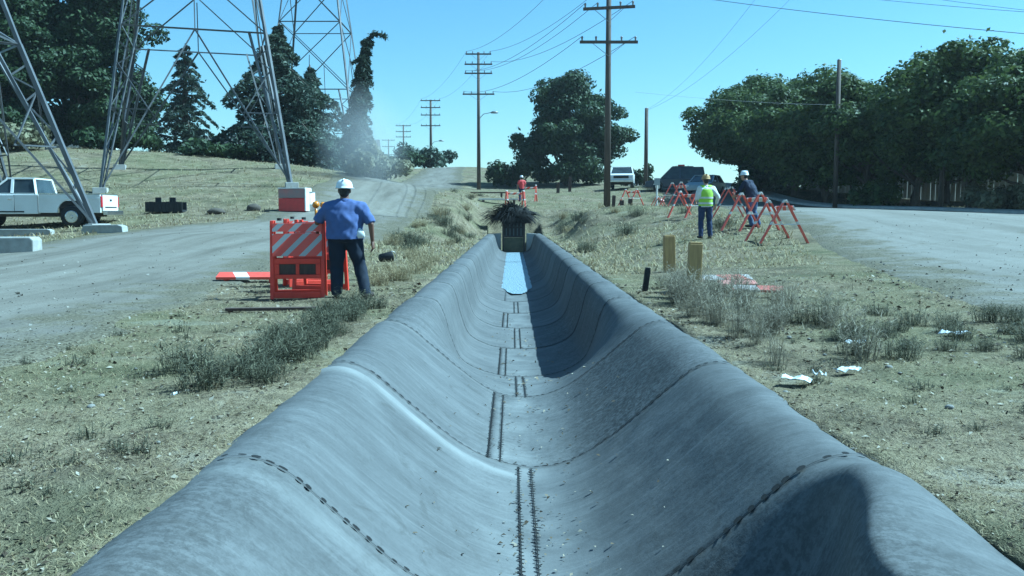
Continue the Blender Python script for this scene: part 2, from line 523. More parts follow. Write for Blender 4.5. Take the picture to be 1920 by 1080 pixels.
# dark specks, thickest on the right-hand slope
att = nt.nodes.new('ShaderNodeAttribute'); att.attribute_name = 'speck'
thr = math_(nt, 'MULTIPLY', ramp(nt, sp, [(0.44, (0, 0, 0)), (0.58, (1, 1, 1))]), att.outputs['Fac'])
cc = mix(nt, math_(nt, 'MULTIPLY', thr, 0.85), cc, (0.05, 0.05, 0.046))
sp2 = nz(nt, v, 9, 5, 0.8, 1.2)
thr2 = math_(nt, 'MULTIPLY', ramp(nt, sp2, [(0.52, (0, 0, 0)), (0.6, (1, 1, 1))]), att.outputs['Fac'])
cc = mix(nt, math_(nt, 'MULTIPLY', thr2, 0.6), cc, (0.045, 0.045, 0.042))
stn = nz(nt, coord(nt, 'Object', (1.0, 1.0, 1.0)), 2.6, 6, 0.7, 1.5)
cc = mix(nt, math_(nt, 'MULTIPLY', ramp(nt, stn, [(0.54, (0, 0, 0)), (0.66, (1, 1, 1))]), 0.45), cc, (0.09, 0.088, 0.08))
run = nz(nt, coord(nt, 'Object', (0.5, 9.0, 0.5)), 2.4, 5, 0.7, 0.2)
cc = mix(nt, math_(nt, 'MULTIPLY', ramp(nt, run, [(0.55, (0, 0, 0)), (0.72, (1, 1, 1))]), 0.35), cc, (0.31, 0.31, 0.30))
att2 = nt.nodes.new('ShaderNodeAttribute'); att2.attribute_name = 'lime'
cc = mix(nt, math_(nt, 'MULTIPLY', att2.outputs['Fac'], 0.6), cc, (0.55, 0.55, 0.52))
nt.links.new(cc, b.inputs['Base Color'])
bump(nt, b, math_(nt, 'ADD', math_(nt, 'MULTIPLY', st, 0.8), math_(nt, 'ADD', math_(nt, 'MULTIPLY', sp, 0.3), math_(nt, 'MULTIPLY', gr, 0.15))), 0.35, 0.02)
m_seam = mat('dark_seam', (0.010, 0.010, 0.010), (0.006, 0.006, 0.006), 20, 1.0)  # near-black colour of the lap gaps and joint sealant strips

flume = thing('concrete_channel', 'open grey concrete irrigation channel of lapped lining panels', 'channel', (FX, 4.3, 0))
JY = [4.3 + 2.75 * k for k in range(-2, 19)]
JY = [j for j in JY if j < FEND - 0.4] + [FEND]
Minv = Matrix.Translation((-FX, -4.3, 0))
def seam_x(k):               # longitudinal lap, staggered from panel to panel
    return 0.04 if k % 2 == 0 else -0.21
def surf(x, y, side=None):
    side = side or (1 if x >= FX else -1)
    sg = np.linspace(0, 0.62, 120)
    X_, Z_ = prof(sg, y, side)
    o = np.argsort(X_)
    return float(np.interp(x, X_[o], Z_[o]))
for k in range(len(JY) - 1):
    jg = 0.006 + 0.0009 * min(JY[k], 20)
    y0, y1 = JY[k] + jg, JY[k+1] - jg
    par = k                     # k=2 is the panel between joint A (4.3) and B (7.05)
    sx = seam_x(par)
    for side in (-1, 1):
        ny = 40 if k < 6 else 14; ns = 64 if k < 6 else 40
        yy = np.linspace(y0, y1, ny)
        verts = []; speck = []; lime = []
        # a short tongue of the panel crosses the axis up to the lap
        ext = (sx - FX) * side
        for y in yy:
            s = np.linspace(0.0, 1.0, ns)
            X_, Z_ = prof(s, y, side)
            if ext > 0:         # panel starts away from the axis
                keep = np.maximum((X_ - FX) * side, ext)
                X_ = FX + side * keep
                Z_ = np.array([surf(a, y, side) if q < ext + 1e-6 else zz for a, zz, q in zip(X_, Z_, keep)])
                row = list(zip(X_, Z_))
            else:               # panel reaches across the axis
                xs = np.linspace(sx, FX, 6)[:-1]
                row = [(a, surf(a, y, -side)) for a in xs] + list(zip(X_, Z_))
            lap = 0.004 if side < 0 else 0.0
            edge = 0.008 * math.exp(-((y - y1) / 0.05) ** 2)
            fold = 0.0
            for (x_, z_) in row:
                arc = (x_ - FX) * side
                if side < 0 and k == 3 - 1:
                    fold = 0.022 * math.exp(-((y - 6.80) / 0.075) ** 2) * float(sstep(0.15, 0.5, arc))
                verts.append((x_, y, z_ + lap * (1 - float(sstep(0.3, 0.9, arc))) + edge + fold))
                wall = float(sstep(0.25, 0.8, arc)) * (1 - float(sstep(1.1, 1.45, arc)))
                speck.append((0.4 + 0.6 * wall if side > 0 else 0.2 + 0.3 * (1 - wall)) * (0.6 + 0.4 * math.sin(k * 2.3 + side)))
                l = 0.0
                if side < 0:
                    yl = {2: 6.80, 1: 4.12}.get(k)
                    if yl: l = math.exp(-((y - yl) / 0.085) ** 2) * (1.0 if k == 2 else 0.45)
                    l = max(l, 0.35 * math.exp(-((y - y1) / 0.05) ** 2))
                    pass
                l = max(l, 0.8 * math.exp(-((x_ - FX + .05) / 0.34) ** 2) * (0.5 + 0.6 * noise.noise((y * 2.2, x_ * 4, k))))
                lime.append(max(0, min(1, l * (0.75 + 0.5 * noise.noise((x_ * 5, y * 5, 0))))))
        w = len(row)
        faces = [(i*w+j, i*w+j+1, (i+1)*w+j+1, (i+1)*w+j) for i in range(ny-1) for j in range(w-1)]
        # edges have thickness
        base = len(verts)
        border = [(0, j) for j in range(w)] + [(i, w-1) for i in range(1, ny)] + [(ny-1, j) for j in range(w-2, -1, -1)] + [(i, 0) for i in range(ny-2, 0, -1)]
        for (i, j) in border:
            x_, y_, z_ = verts[i*w+j]
            verts.append((x_, y_, z_ - 0.05)); speck.append(0); lime.append(0)
        nb = len(border)
        for q in range(nb):
            a = border[q]; c = border[(q+1) % nb]
            faces.append((a[0]*w+a[1], c[0]*w+c[1], base+(q+1) % nb, base+q))
        m_ = bpy.data.meshes.new('panel')
        m_.from_pydata([(a-FX, b_-4.3, c) for a, b_, c in verts], [], faces)
        bm = bmesh.new(); bm.from_mesh(m_); bmesh.ops.recalc_face_normals(bm, faces=bm.faces)
        bm.to_mesh(m_); bm.free()
        if sum(p.normal.z for p in m_.polygons) < 0: m_.flip_normals()
        m_.polygons.foreach_set('use_smooth', [True] * len(m_.polygons))
        for nm, data in (('speck', speck), ('lime', lime)):
            a_ = m_.attributes.new(nm, 'FLOAT', 'POINT'); a_.data.foreach_set('value', data)
        link('panel', m_, m_cc, flume)

# scalloped joint openings: a row of small dark gaps along each lap
def gap(mb, p, t, n_, L, W):
    """a flat lens-shaped gap at p, long along t, lying on the surface with normal n_"""
    bta = n_.cross(t).normalized()
    o = []; m = 8
    for i in range(m):
        a = 2 * math.pi * i / m
        o.append(p + t * (math.cos(a) * L / 2) + bta * (math.sin(a) * W / 2) + n_ * 0.006)
    mb.add([(q.x - FX, q.y - 4.3, q.z) for q in o], [tuple(range(m))])
for k in range(1, len(JY) - 1):
    yj = JY[k]; mb = MB()
    for side in (-1, 1):
        s = np.linspace(0.0, 0.86, 400)
        X_, Z_ = prof(s, yj, side)
        L = np.concatenate([[0], np.cumsum(np.hypot(np.diff(X_), np.diff(Z_)))])
        pitch = 0.078
        for q in np.arange(0.05, L[-1], pitch):
            q2 = q + random.uniform(-.012, .012)
            x_, z_ = np.interp(q2, L, X_), np.interp(q2, L, Z_)
            xa, za = np.interp(q2 + .02, L, X_), np.interp(q2 + .02, L, Z_)
            t = Vector((xa - x_, 0, za - z_)).normalized()
            n_ = Vector((-t.z, 0, t.x)); n_ = n_ if n_.z > 0 else -n_
            top = float(sstep(0.3, 0.6, q2 / L[-1]))
            if random.random() < 0.05: continue
            wid = (0.044 if side > 0 else 0.034) * random.uniform(0.7, 1.2) * (0.6 + 0.5 * top)
            gap(mb, Vector((x_, yj + random.uniform(-.006, .006), z_ + (0.016 if side < 0 else 0.014))), t, n_, random.uniform(.036, .058), wid)
    tag(mb.build('joint_gaps', m_seam, flume), kind='stuff')
    # continuous hairline of the joint
    mb = MB(); jw = 0.0022 + 0.0011 * max(0, min(yj, 24) - 4); jz = 0.016
    for side in (-1, 1):
        s = np.linspace(0.0, 0.9, 60)
        X_, Z_ = prof(s, yj, side)
        for i in range(len(s) - 1):
            o = [(X_[i]-FX, yj-jw-4.3, Z_[i]+jz), (X_[i+1]-FX, yj-jw-4.3, Z_[i+1]+jz), (X_[i+1]-FX, yj+jw-4.3, Z_[i+1]+jz), (X_[i]-FX, yj+jw-4.3, Z_[i]+jz)]
            mb.add(o, [(0, 1, 2, 3)])
    mb.build('joint', m_seam, flume)
for k in range(1, 9):
    y0, y1 = JY[k], JY[k+1]; sx = seam_x(k); mb = MB()
    for row in (0.015, 0.115):
        for y in np.arange(y0 + 0.04, y1 - 0.02, 0.058):
            x_ = sx + row + random.uniform(-.006, .006)
            z_ = surf(x_, y)
            gap(mb, Vector((x_, y, z_ + (0.009 if row < .05 else 0.008))), Vector((1, 0, 0)), Vector((0, 0, 1)), random.uniform(.03, .06), random.uniform(.016, .028))
    for row in (0.015, 0.115):
        yy = np.linspace(y0 + .03, y1 - .03, 24); w2 = .0022 + .0003 * y0
        for a, c_ in zip(yy[:-1], yy[1:]):
            x_ = sx + row; za, zc = surf(x_, a) + .011, surf(x_, c_) + .011
            mb.add([(x_ - w2 - FX, a - 4.3, za), (x_ + w2 - FX, a - 4.3, za), (x_ + w2 - FX, c_ - 4.3, zc), (x_ - w2 - FX, c_ - 4.3, zc)], [(0, 1, 2, 3)])
    tag(mb.build('lap_gaps', m_seam, flume), kind='stuff')

# standing water towards the far end
m_wat, nt, b = newmat('still_water')
b.inputs['Base Color'].default_value = (0.30, 0.37, 0.42, 1)
b.inputs['Roughness'].default_value = 0.32
b.inputs['IOR'].default_value = 1.33
bump(nt, b, nz(nt, coord(nt, 'Object', (1.0, 0.6, 1.0)), 16, 3, 0.6), 1.0, 0.12)
mb = MB()
ys = np.linspace(25.5, FEND - 0.3, 40)
prev = None
for y in ys:
    o = len(mb.v)
    wv = 0.5 + 0.03 * noise.noise((y, 0, 0))
    if y < 28: wv *= math.sqrt(max(0.04, (y - 25.3) / 2.7)) * (1 + .25 * noise.noise((y * 3, 2, 0)))
    mb.v += [(FX - wv, y, -1.115), (FX + wv, y, -1.115)]
    if prev is not None: mb.f.append((prev, prev + 1, o + 1, o))
    prev = o
tag(mb.build('water', m_wat), kind='structure')

# leaves and grit blown into the channel
r = np.random.default_rng(77)
y = 1 / r.uniform(1/22, 1/4.6, 420); x = FX + r.normal(0, .22, len(y)); k = r.uniform(0, 1, len(y)) < .25; x[k] = FX + r.uniform(-.9, .9, k.sum())
CH = (x, y, np.array([surf(a, b_) for a, b_ in zip(x, y)]) + .014)
# ------------------------------------------------------------------ lattice towers
m_steel = mat('galvanised_steel', (0.155, 0.155, 0.16), (0.09, 0.09, 0.095), 1.2, 0.55, 0.0, 0.35)
def tower(label, c, half, rot, zb, H=34.0, waist=26.0, first=10.5, w=0.17):
    """four-legged lattice tower; zb: ground heights of the feet (front-left, front-right, back-right, back-left)"""
    t = thing('pylon', label, 'pylon', (c[0], c[1], min(zb)), rot, 'lattice pylons on the left bank')
    z0 = min(zb)
    def hw(z): return half + (half * 0.30 - half) * min(z / waist, 1.0)
    sg = [(-1,-1),(1,-1),(1,1),(-1,1)]
    def corner(i, z): s = sg[i % 4]; h = hw(z); return Vector((s[0]*h, s[1]*h, z))
    levels = [0.0] + [first + (waist - first) * q for q in (0, .34, .62, .84, 1)] + [waist + (H - waist) * .5, H]
    def piece(name, a, b_, ww):
        d = (b_ - a).normalized()
        MB().angle(a - d * 0.03, b_ + d * 0.03, ww, ww * 0.14).build(name, m_steel, t)
    for i in range(4):
        f = corner(i, 0); f.z = zb[i] - z0 - 0.05
        dirn = (corner(i, first) - corner(i, 0)).normalized()
        low = f
        piece('leg', low, corner(i, first), w)
        piece('leg', corner(i, first), corner(i, waist), w * 0.85)
        piece('leg', corner(i, waist), corner(i, H), w * 0.7)
        # inner strut of the leg: a second chord that closes on the foot, with short ties
        s = sg[i]
        top_in = corner(i, first) + Vector((-s[0] * 0.85, -s[1] * 0.25, 0))
        piece('strut', low + Vector((-s[0] * .12, -s[1] * .06, 0.1)), top_in, w * 0.7)
        last = None
        for q, kf in enumerate((0.28, 0.52, 0.76, 0.9)):
            a = low.lerp(corner(i, first), kf); b2 = (low + Vector((-s[0]*.12, -s[1]*.06, .1))).lerp(top_in, kf - 0.07)
            piece('tie', a, b2, w * 0.42)
            if last is not None: piece('tie', last, b2, w * 0.36)
            last = a
    for i in range(4):
        j = (i + 1) % 4
        # portal braces of the lowest panel
        mid = (corner(i, first) + corner(j, first)) / 2
        for k in (i, j):
            fo = corner(k, 0); fo.z = zb[k] - z0
            piece('brace', fo.lerp(corner(k, first), 0.02), mid, w * 0.5)
            q = corner(k, 0).lerp(corner(k, first), 0.5); q2 = corner(k, 0).lerp(mid, 0.5)
            piece('brace', q, q2, w * 0.36)
            piece('brace', corner(k, 0).lerp(corner(k, first), 0.78), corner(k, 0).lerp(mid, 0.5), w * 0.33)
        for l in range(1, len(levels)):
            piece('beam', corner(i, levels[l]), corner(j, levels[l]), w * 0.5)
            if l < len(levels) - 1:
                piece('brace', corner(i, levels[l]), corner(j, levels[l+1]), w * 0.42)
                piece('brace', corner(j, levels[l]), corner(i, levels[l+1]), w * 0.42)
                if l == 1:
                    m0 = (corner(i, levels[1]) + corner(j, levels[1])) / 2; mz = (levels[1] + levels[2]) / 2
                    piece('brace', m0, (corner(i, mz) + corner(j, mz)) / 2, w * 0.36)
    for zz in (waist + 1.0, waist + 4.0, H - 1.0):
        for s in (-1, 1):
            tip = Vector((s * 6.0, 0, zz + 0.2))
            for yy in (-1, 1):
                piece('cross_arm', Vector((s * hw(zz), yy * hw(zz), zz)), tip, w * 0.5)
    for i in range(4):
        f = corner(i, 0)
        MB().box((f.x, f.y, zb[i] - z0 + 0.02), (0.7, 0.7, 0.5)).build('footing', m_conc, t, bevel=0.02)
    return t

# nearest: only its right-hand legs stand in view
p = on(183, 34.0)
h1 = 5.0; c1 = (p.x - h1 * math.sqrt(2), p.y)
def feet(c, h, rot):
    o = []
    for s in ((-1,-1),(1,-1),(1,1),(-1,1)):
        x = c[0] + (s[0]*math.cos(rot) - s[1]*math.sin(rot)) * h; y = c[1] + (s[0]*math.sin(rot) + s[1]*math.cos(rot)) * h
        o.append(G(x, y))
    return o
tower('nearest steel lattice pylon, its leg standing in front of the white pickup', c1, h1, math.pi / 4, feet(c1, h1, math.pi / 4), H=24, waist=14.0, first=7.6, w=0.165)
a = on(190, 46.5); b2 = on(548, 49.5)
rot2 = math.atan2(b2.y - a.y, b2.x - a.x); h2 = math.hypot(b2.y - a.y, b2.x - a.x) / 2
c2 = ((a.x + b2.x)/2 - math.sin(rot2)*h2, (a.y + b2.y)/2 + math.cos(rot2)*h2)
tower('middle steel lattice pylon standing whole across the dark cedars', c2, h2, rot2, feet(c2, h2, rot2), first=8.9, w=0.165)
a = on(487, 80); b2 = on(672, 80)
h3 = (b2.x - a.x) / 2; c3 = ((a.x + b2.x)/2, 80 + h3)
tower('farthest steel lattice pylon beside the hooked tall tree', c3, h3, 0, feet(c3, h3, 0), H=36, first=8.0, w=0.17)

# ------------------------------------------------------------------ utility poles and wires
m_wood = mat('creosoted_pole', (0.11, 0.085, 0.065), (0.06, 0.047, 0.038), 3, 0.85, 0.3, stretch=(3, 3, 0.3))
m_ins = mat('insulator_glaze', (0.22, 0.20, 0.2), None, 8, 0.3)
m_wire = mat('wire_metal', (0.10, 0.10, 0.11), None, 4, 0.5, 0, 0.6)
m_galv = mat('lamp_metal', (0.3, 0.3, 0.3), None, 4, 0.5, 0, 0.5)
tips = {}
def pole(key, label, px, d, ztop, arms, wid, lamp=None, r=0.16):
    b_ = on(px, d)
    t = thing('utility_pole', label, 'utility pole', b_, 0, 'poles of the power line')
    h = ztop - b_.z
    MB().cyl((0, 0, -0.5), (0, 0, h), r, r * 0.62, 10).build('pole', m_wood, t, True)
    tips[key] = []
    for za, tilt, ww in arms:
        z = za - b_.z
        a = MB().beam((-ww/2, -r*0.9, z - tilt), (ww/2, -r*0.9, z + tilt), 0.11, 0.13).build('crossarm', m_wood, t)
        for q in (-0.46, -0.22, 0.22, 0.46):
            zz = z + 2 * tilt * q
            MB().cyl((q*ww, -r*0.9, zz + .05), (q*ww, -r*0.9, zz + .2), 0.035, 0.05, 8).ball((q*ww, -r*.9, zz+.22), .06, n=8, m=5).build('insulator', m_ins, a)
        for s in (-1, 1):
            MB().beam((s*ww*0.28, -r*0.9, z - 0.06 + tilt*s*.5), (0, -r*0.85, z - 0.65), 0.035, 0.02).build('arm_brace', m_galv, t)
        tips[key].append([b_ + Vector((q*ww, -r*.9, z + 2*tilt*q + .27)) for q in (-0.46, -0.22, 0.22, 0.46)])
    if lamp:
        zl = lamp - b_.z
        l = MB().tube([(0, 0, zl - .5), (0.5, -.1, zl), (1.3, -.2, zl + .15)], 0.035, 6).build('lamp_arm', m_galv, t)
        MB().loft([((1.2, -.2, zl+.16), .12, .1), ((1.55, -.2, zl+.18), .3, .16), ((1.85, -.2, zl+.2), .1, .08)][:0] or
                  [((1.55, -.2, zl+.05), .34, .17), ((1.55, -.2, zl+.15), .40, .2), ((1.55, -.2, zl+.27), .2, .1)], 10).build('lamp_head', m_galv, l, True)
    return t
zt = lambda py, d: P(960, py, d).z
pole('a', 'tall near utility pole with two crossarms right of the channel end', 1138, 43, 14.2, [(zt(80,43), 0, 2.75), (zt(16,43), 0.06, 2.45), (12.9, 0, 2.75)], 2.7, r=0.17)
pole('b', 'utility pole with four crossarms left of the round tree', 898, 88, zt(98,88), [(zt(102,88),0,2.5),(zt(121,88),0,2.7),(zt(138,88),0,2.7),(zt(177,88),0,3.1)], 2.6, lamp=zt(214,88), r=0.2)
pole('c', 'utility pole with a street lamp, third along the power line', 809, 133, zt(187,133), [(zt(189,133),0,2.9),(zt(202,133),0,2.9),(zt(216,133),0,2.9),(zt(236,133),0,2.9)], 2.7, lamp=zt(266,133), r=0.24)
pole('d', 'small distant utility pole, fourth along the power line', 758, 178, zt(234,178), [(zt(236,178),0,3.0),(zt(247,178),0,3.0),(zt(257,178),0,3.0),(zt(281,178),0,3.0)], 2.7, r=0.22)
pole('e', 'faint farthest utility pole just right of the hooked tree', 730, 223, zt(261,223), [(zt(263,223),0,3.2),(zt(275,223),0,3.2),(zt(290,223),0,3.2)], 2.7, r=0.2)
# two plain poles
for px, d, top, lab in ((1210, 85, 203, 'plain bare post without crossarms beside the far vehicles'), (1565, 53, 113, 'plain pole rising through the row of trees'), (1763, 49, 268, 'short plain pole under the right-hand trees')):
    b_ = on(px, d)
    t = thing('utility_pole', lab, 'utility pole', b_)
    h = zt(top, d) - b_.z
    MB().cyl((0, 0, -.5), (0, 0, h), 0.2 if d > 80 else 0.15, 0.17 if d > 80 else .12, 10).build('pole', m_wood, t, True)
    MB().cyl((0, 0, h), (0, 0, h + 0.05), 0.17 if d > 80 else .13, .1, 10).build('cap', m_galv, t)

def wire(a, b_, sag, label, r=0.014, group='wires of the power line', n=16):
    a = Vector(a); b_ = Vector(b_)
    pts = [a.lerp(b_, i / n) - Vector((0, 0, sag * 4 * (i/n) * (1 - i/n))) for i in range(n + 1)]
    o = MB().tube(pts, r, 4).build('power_line', m_wire)
    return tag(o, label, 'wire', group)
lab = 'thin dark wire strung from the near pole to the pole beyond'
pairs = [(tips['a'][0][0], tips['b'][3][0]), (tips['a'][0][3], tips['b'][3][3]), (tips['a'][1][0], tips['b'][2][0]), (tips['a'][1][1], tips['b'][2][1]), (tips['a'][1][3], tips['b'][1][3]), (tips['a'][2][0], tips['b'][0][0]), (tips['a'][2][3], tips['b'][0][3])]
for i, (p0, p1) in enumerate(pairs): wire(p0, p1, 0.9, lab, 0.015)
for k0, k1, lb in (('b', 'c', 'thin wire between the second and third pole'), ('c', 'd', 'thin wire between the third and fourth pole')):
    for q in (0, 3): wire(tips[k0][0][q], tips[k1][0][q], 0.9, lb, 0.012)
# lines leaving to the right and overhead
wire(P(1285, -8, 45), P(2150, 82, 30), 0.15, 'long wire crossing the upper right sky above the trees', 0.012)
wire(P(1560, -10, 45), P(2150, 36, 34), 0.1, 'wire crossing the top right corner of the sky, lower one', 0.009)
wire(P(1700, -10, 45), P(2150, 40, 38), 0.1, 'wire crossing the top right corner of the sky, upper one', 0.009)
wire(tips['a'][0][3] - Vector((0, 0, 2.6)), P(1750, 192, 60), 0.35, 'faint wire running right from the near pole towards the trees', 0.005)
wire(P(1500, -20, 50), P(1215, 206, 85), 0.8, 'faint slanting wire running down to the bare post', 0.010)
wire(P(1430, -20, 50), P(1215, 204, 85), 0.8, 'second faint slanting wire left of the first above the bare post', 0.009)
# ------------------------------------------------------------------ trees
m_bark = mat('bark', (0.12, 0.095, 0.07), (0.06, 0.048, 0.038), 6, 0.95, 0.5, stretch=(2, 2, .5), bdist=0.03)
m_oak = leafmat('oak_leaves', (0.022, 0.034, 0.014), (0.042, 0.062, 0.022), (0.075, 0.095, 0.03))
m_row = leafmat('row_tree_leaves', (0.035, 0.05, 0.016), (0.08, 0.105, 0.028), (0.16, 0.18, 0.045), 0.3)
m_ced = leafmat('cedar_needles', (0.03, 0.042, 0.032), (0.055, 0.075, 0.05), (0.10, 0.115, 0.07), 0.2)
m_dark = leafmat('dark_evergreen', (0.018, 0.028, 0.012), (0.034, 0.052, 0.018), (0.07, 0.095, 0.03), 0.18)
m_shrub = leafmat('grey_shrub', (0.12, 0.12, 0.075), (0.21, 0.20, 0.12), (0.31, 0.29, 0.17), 0.3)

def leaf_mesh(name, cent, nrm, size, seed, asp=0.6, jag=0.35):
    """a folded diamond leaf spray per centre"""
    r = np.random.default_rng(seed)
    n = len(cent)
    nrm = nrm + r.normal(0, 0.55, (n, 3)); nrm /= np.linalg.norm(nrm, axis=1)[:, None]
    ref = r.normal(0, 1, (n, 3))
    t = np.cross(nrm, ref); t /= np.linalg.norm(t, axis=1)[:, None] + 1e-9
    b_ = np.cross(nrm, t)
    s = size * r.uniform(0.6, 1.35, (n, 1))
    a = cent - t * s; c = cent + t * s * r.uniform(.7, 1.2, (n, 1))
    e = cent + b_ * s * asp + nrm * s * jag * r.uniform(-.2, 1, (n, 1)); g = cent - b_ * s * asp * r.uniform(.6, 1.1, (n, 1)) + nrm * s * jag * r.uniform(-.2, 1, (n, 1))
    v = np.stack([a, g, c, e], 1).reshape(-1, 3)
    me = bpy.data.meshes.new(name)
    me.vertices.add(4 * n); me.vertices.foreach_set('co', v.ravel())
    me.loops.add(4 * n); me.loops.foreach_set('vertex_index', np.arange(4 * n))
    me.polygons.add(n); me.polygons.foreach_set('loop_start', np.arange(0, 4 * n, 4)); me.polygons.foreach_set('loop_total', np.full(n, 4))
    me.update(); me.validate()
    return me

def broad_mesh(seed, H, trunk_h, crown, lobes, nclump, nleaf, size, trunk_r, clump_r=1.0, gap=0.0):
    """returns trunk mesh builder and crown mesh. crown: (rx, ry, rz), lobes: list of (x,y,z,r) in crown units"""
    r = np.random.default_rng(seed); rs = random.Random(seed)
    rx, ry, rz = crown; cz = H - rz
    cents = []
    tries = 0
    while len(cents) < nclump and tries < nclump * 60:
        tries += 1
        lx, ly, lz, lr = lobes[r.integers(len(lobes))]
        d = r.normal(0, 1, 3); d /= np.linalg.norm(d)
        rad = lr * r.uniform(0.45, 1.0) ** 0.6
        q = np.array([lx, ly, lz]) + d * rad
        p = q * np.array([rx, ry, rz]) + np.array([0, 0, cz])
        if p[2] < trunk_h * 0.8: continue
        if gap and noise.noise((p[0]*0.6+seed, p[1]*0.6, p[2]*0.6)) < -0.42 + (0.25 * gap): 
            if r.uniform() < gap: continue
        cents.append(p)
    cents = np.array(cents)
    dd = np.linalg.norm(cents[:, None] - cents[None], axis=2) + np.eye(len(cents)) * 99
    cents = cents[np.sort(dd, 1)[:, 1] < 1.7 * clump_r + .3]
    pc = []; pn = []
    for c in cents:
        k = int(nleaf * r.uniform(0.6, 1.3)); R_ = clump_r * r.uniform(0.6, 1.3)
        d = r.normal(0, 1, (k, 3)); d /= np.linalg.norm(d, axis=1)[:, None]
        rad = R_ * r.uniform(0.25, 1.0, (k, 1)) ** 0.5
        off = d * rad * np.array([1.15, 1.15, 0.72])
        pc.append(c + off); pn.append(d + np.array([0, 0, 0.5]))
    # loose twigs that break the outline
    k = nclump * 10
    ci = r.integers(len(cents), size=k)
    d = r.normal(0, 1, (k, 3)); d /= np.linalg.norm(d, axis=1)[:, None]
    pc.append(cents[ci] + d * clump_r * r.uniform(0.9, 1.12, (k, 1))); pn.append(d)
    me = leaf_mesh('crown', np.concatenate(pc), np.concatenate(pn), size, seed + 1)
    tb = MB()
    tb.tube([(0, 0, -0.4), (0.05, 0, trunk_h * .4), (rs.uniform(-.2, .2), rs.uniform(-.2, .2), trunk_h), (rs.uniform(-.4, .4), 0, H * 0.62)], [trunk_r * 1.25, trunk_r, trunk_r * .8, trunk_r * .3], 9)
    for i in range(16):
        c = cents[r.integers(len(cents))]
        z0 = trunk_h * rs.uniform(0.75, 1.2)
        a = Vector((0, 0, z0)); e = Vector(c)
        m_ = a.lerp(e, 0.5) + Vector((0, 0, -0.06 * (e - a).length)) + Vector((rs.uniform(-.3, .3), rs.uniform(-.3, .3), 0))
        tb.tube([a, m_, e], [trunk_r * .45, trunk_r * .28, trunk_r * .08], 6)
    return tb, me

def plant_tree(name, label, loc, tb, crown_me, lm, rz=0, scale=1, group=None, trunk_me=None):
    t = thing(name, label, 'tree', loc, rz, group)
    t.scale = scale if hasattr(scale, '__len__') else (scale,)*3
    tm = trunk_me or tb.mesh('trunk')
    tm.polygons.foreach_set('use_smooth', [True] * len(tm.polygons))
    link('trunk', tm, m_bark, t); link('crown', crown_me, lm, t)
    return t, tm

# the round tree at the end of the channel
LOB = [(-.1,0,.55,.42),(.1,0,.2,.6),(-.45,.1,-.05,.45),(.5,-.1,-.05,.45),(0,.3,-.2,.6),(0,-.4,-.1,.5),(-.3,0,-.45,.45),(.35,.1,-.5,.42),(.05,0,.78,.25)]
tb, cm = broad_mesh(21, 11.4, 0.9, (6.7, 5.6, 5.4), LOB, 170, 300, 0.19, 0.45, 1.05)
plant_tree('broadleaf_tree', 'round dark broadleaf tree alone against the sky beyond the channel', on(1066, 95, -.1), tb, cm, m_oak)

# the row on the right
variants = []
LR = [(0,0,.3,.62),(-.5,.1,-.05,.5),(.5,-.1,0,.5),(0,.45,-.15,.5),(0,-.5,-.1,.5),(-.25,-.2,-.45,.45),(.3,.2,-.45,.45),(.1,0,.62,.3)]
for i in range(5):
    rr = random.Random(400 + i)
    LRi = [(a + rr.uniform(-.2, .2), b_ + rr.uniform(-.2, .2), c + rr.uniform(-.16, .16), d * rr.uniform(.8, 1.15)) for a, b_, c, d in LR]
    tb, cm = broad_mesh(40 + i, 8.2, 1.7, (4.3 + rr.uniform(-.4, .5), 4.2, 3.45), LRi, 185, 300, 0.125, 0.26, rr.uniform(.8, 1.0), gap=0.12)
    variants.append((tb, tb.mesh('trunk'), cm))
row = [(1388, 77, 1.12, 'leftmost tree of the dense row on the right, behind the vest worker'), (1432, 70, 1.10, 'second tree from the left in the right-hand row, above the navy worker'),
       (1490, 65, 1.08, 'third tree from the left in the right-hand row'), (1545, 59, 1.08, 'fourth tree in the right-hand row, next to the plain pole'),
       (1625, 55, 1.04, 'fifth tree in the right-hand row, just right of the plain pole'), (1715, 51, 1.02, 'sixth tree in the right-hand row, left of the short pole'),
       (1815, 47, 1.10, 'tall seventh tree in the right-hand row, right of the short pole'), (1930, 43, 1.02, 'rightmost tree of the row, cut by the picture edge'), (2080, 40, 1.05, 'tree of the right-hand row beyond the picture edge'),
       (1528, 72, 1.04, 'back tree filling the gap between the third and fourth trees of the row'), (1600, 66, 1.04, 'back tree filling the gap behind the plain pole'), (1675, 60, 1.0, 'back tree filling the gap between the fifth and sixth trees'), (1770, 55, 1.06, 'back tree rising behind the short pole')]
for i, (px, d, s, lb) in enumerate(row):
    tb, tm, cm = variants[i % 5]
    plant_tree('broadleaf_tree', lb, on(px, d, -.1), tb, cm, m_row, rz=i * 2.1, scale=(s * 1.05, s * 1.05, s * .95), group='row of trees on the right', trunk_me=tm)

# big dark evergreens on the left bank
LL = [(0,0,.5,.5),(-.4,0,.1,.55),(.45,0,.15,.5),(0,-.4,-.2,.6),(-.3,.2,-.5,.5),(.4,.1,-.5,.5),(0,0,-.6,.5),(.2,-.3,.75,.25)]
tb, cm = broad_mesh(61, 16.0, 1.5, (6.6, 6.0, 7.9), LL, 280, 300, 0.19, 0.5, 1.15, gap=0.15)
tmL = tb.mesh('trunk')
plant_tree('evergreen_tree', 'massive dark evergreen filling the upper left behind the pylon legs', on(168, 74, -.2), tb, cm, m_dark, 0.4, (0.98, .98, .93), trunk_me=tmL)
plant_tree('evergreen_tree', 'dark evergreen at the left picture edge, partly cut off', on(20, 70, -.2), tb, cm, m_dark, 2.4, (1.0, 1.0, .88), trunk_me=tmL)
plant_tree('evergreen_tree', 'dark evergreen standing beyond the left picture edge', on(-170, 68, -.2), tb, cm, m_dark, 4.1, (1.0, 1.0, .95), trunk_me=tmL)

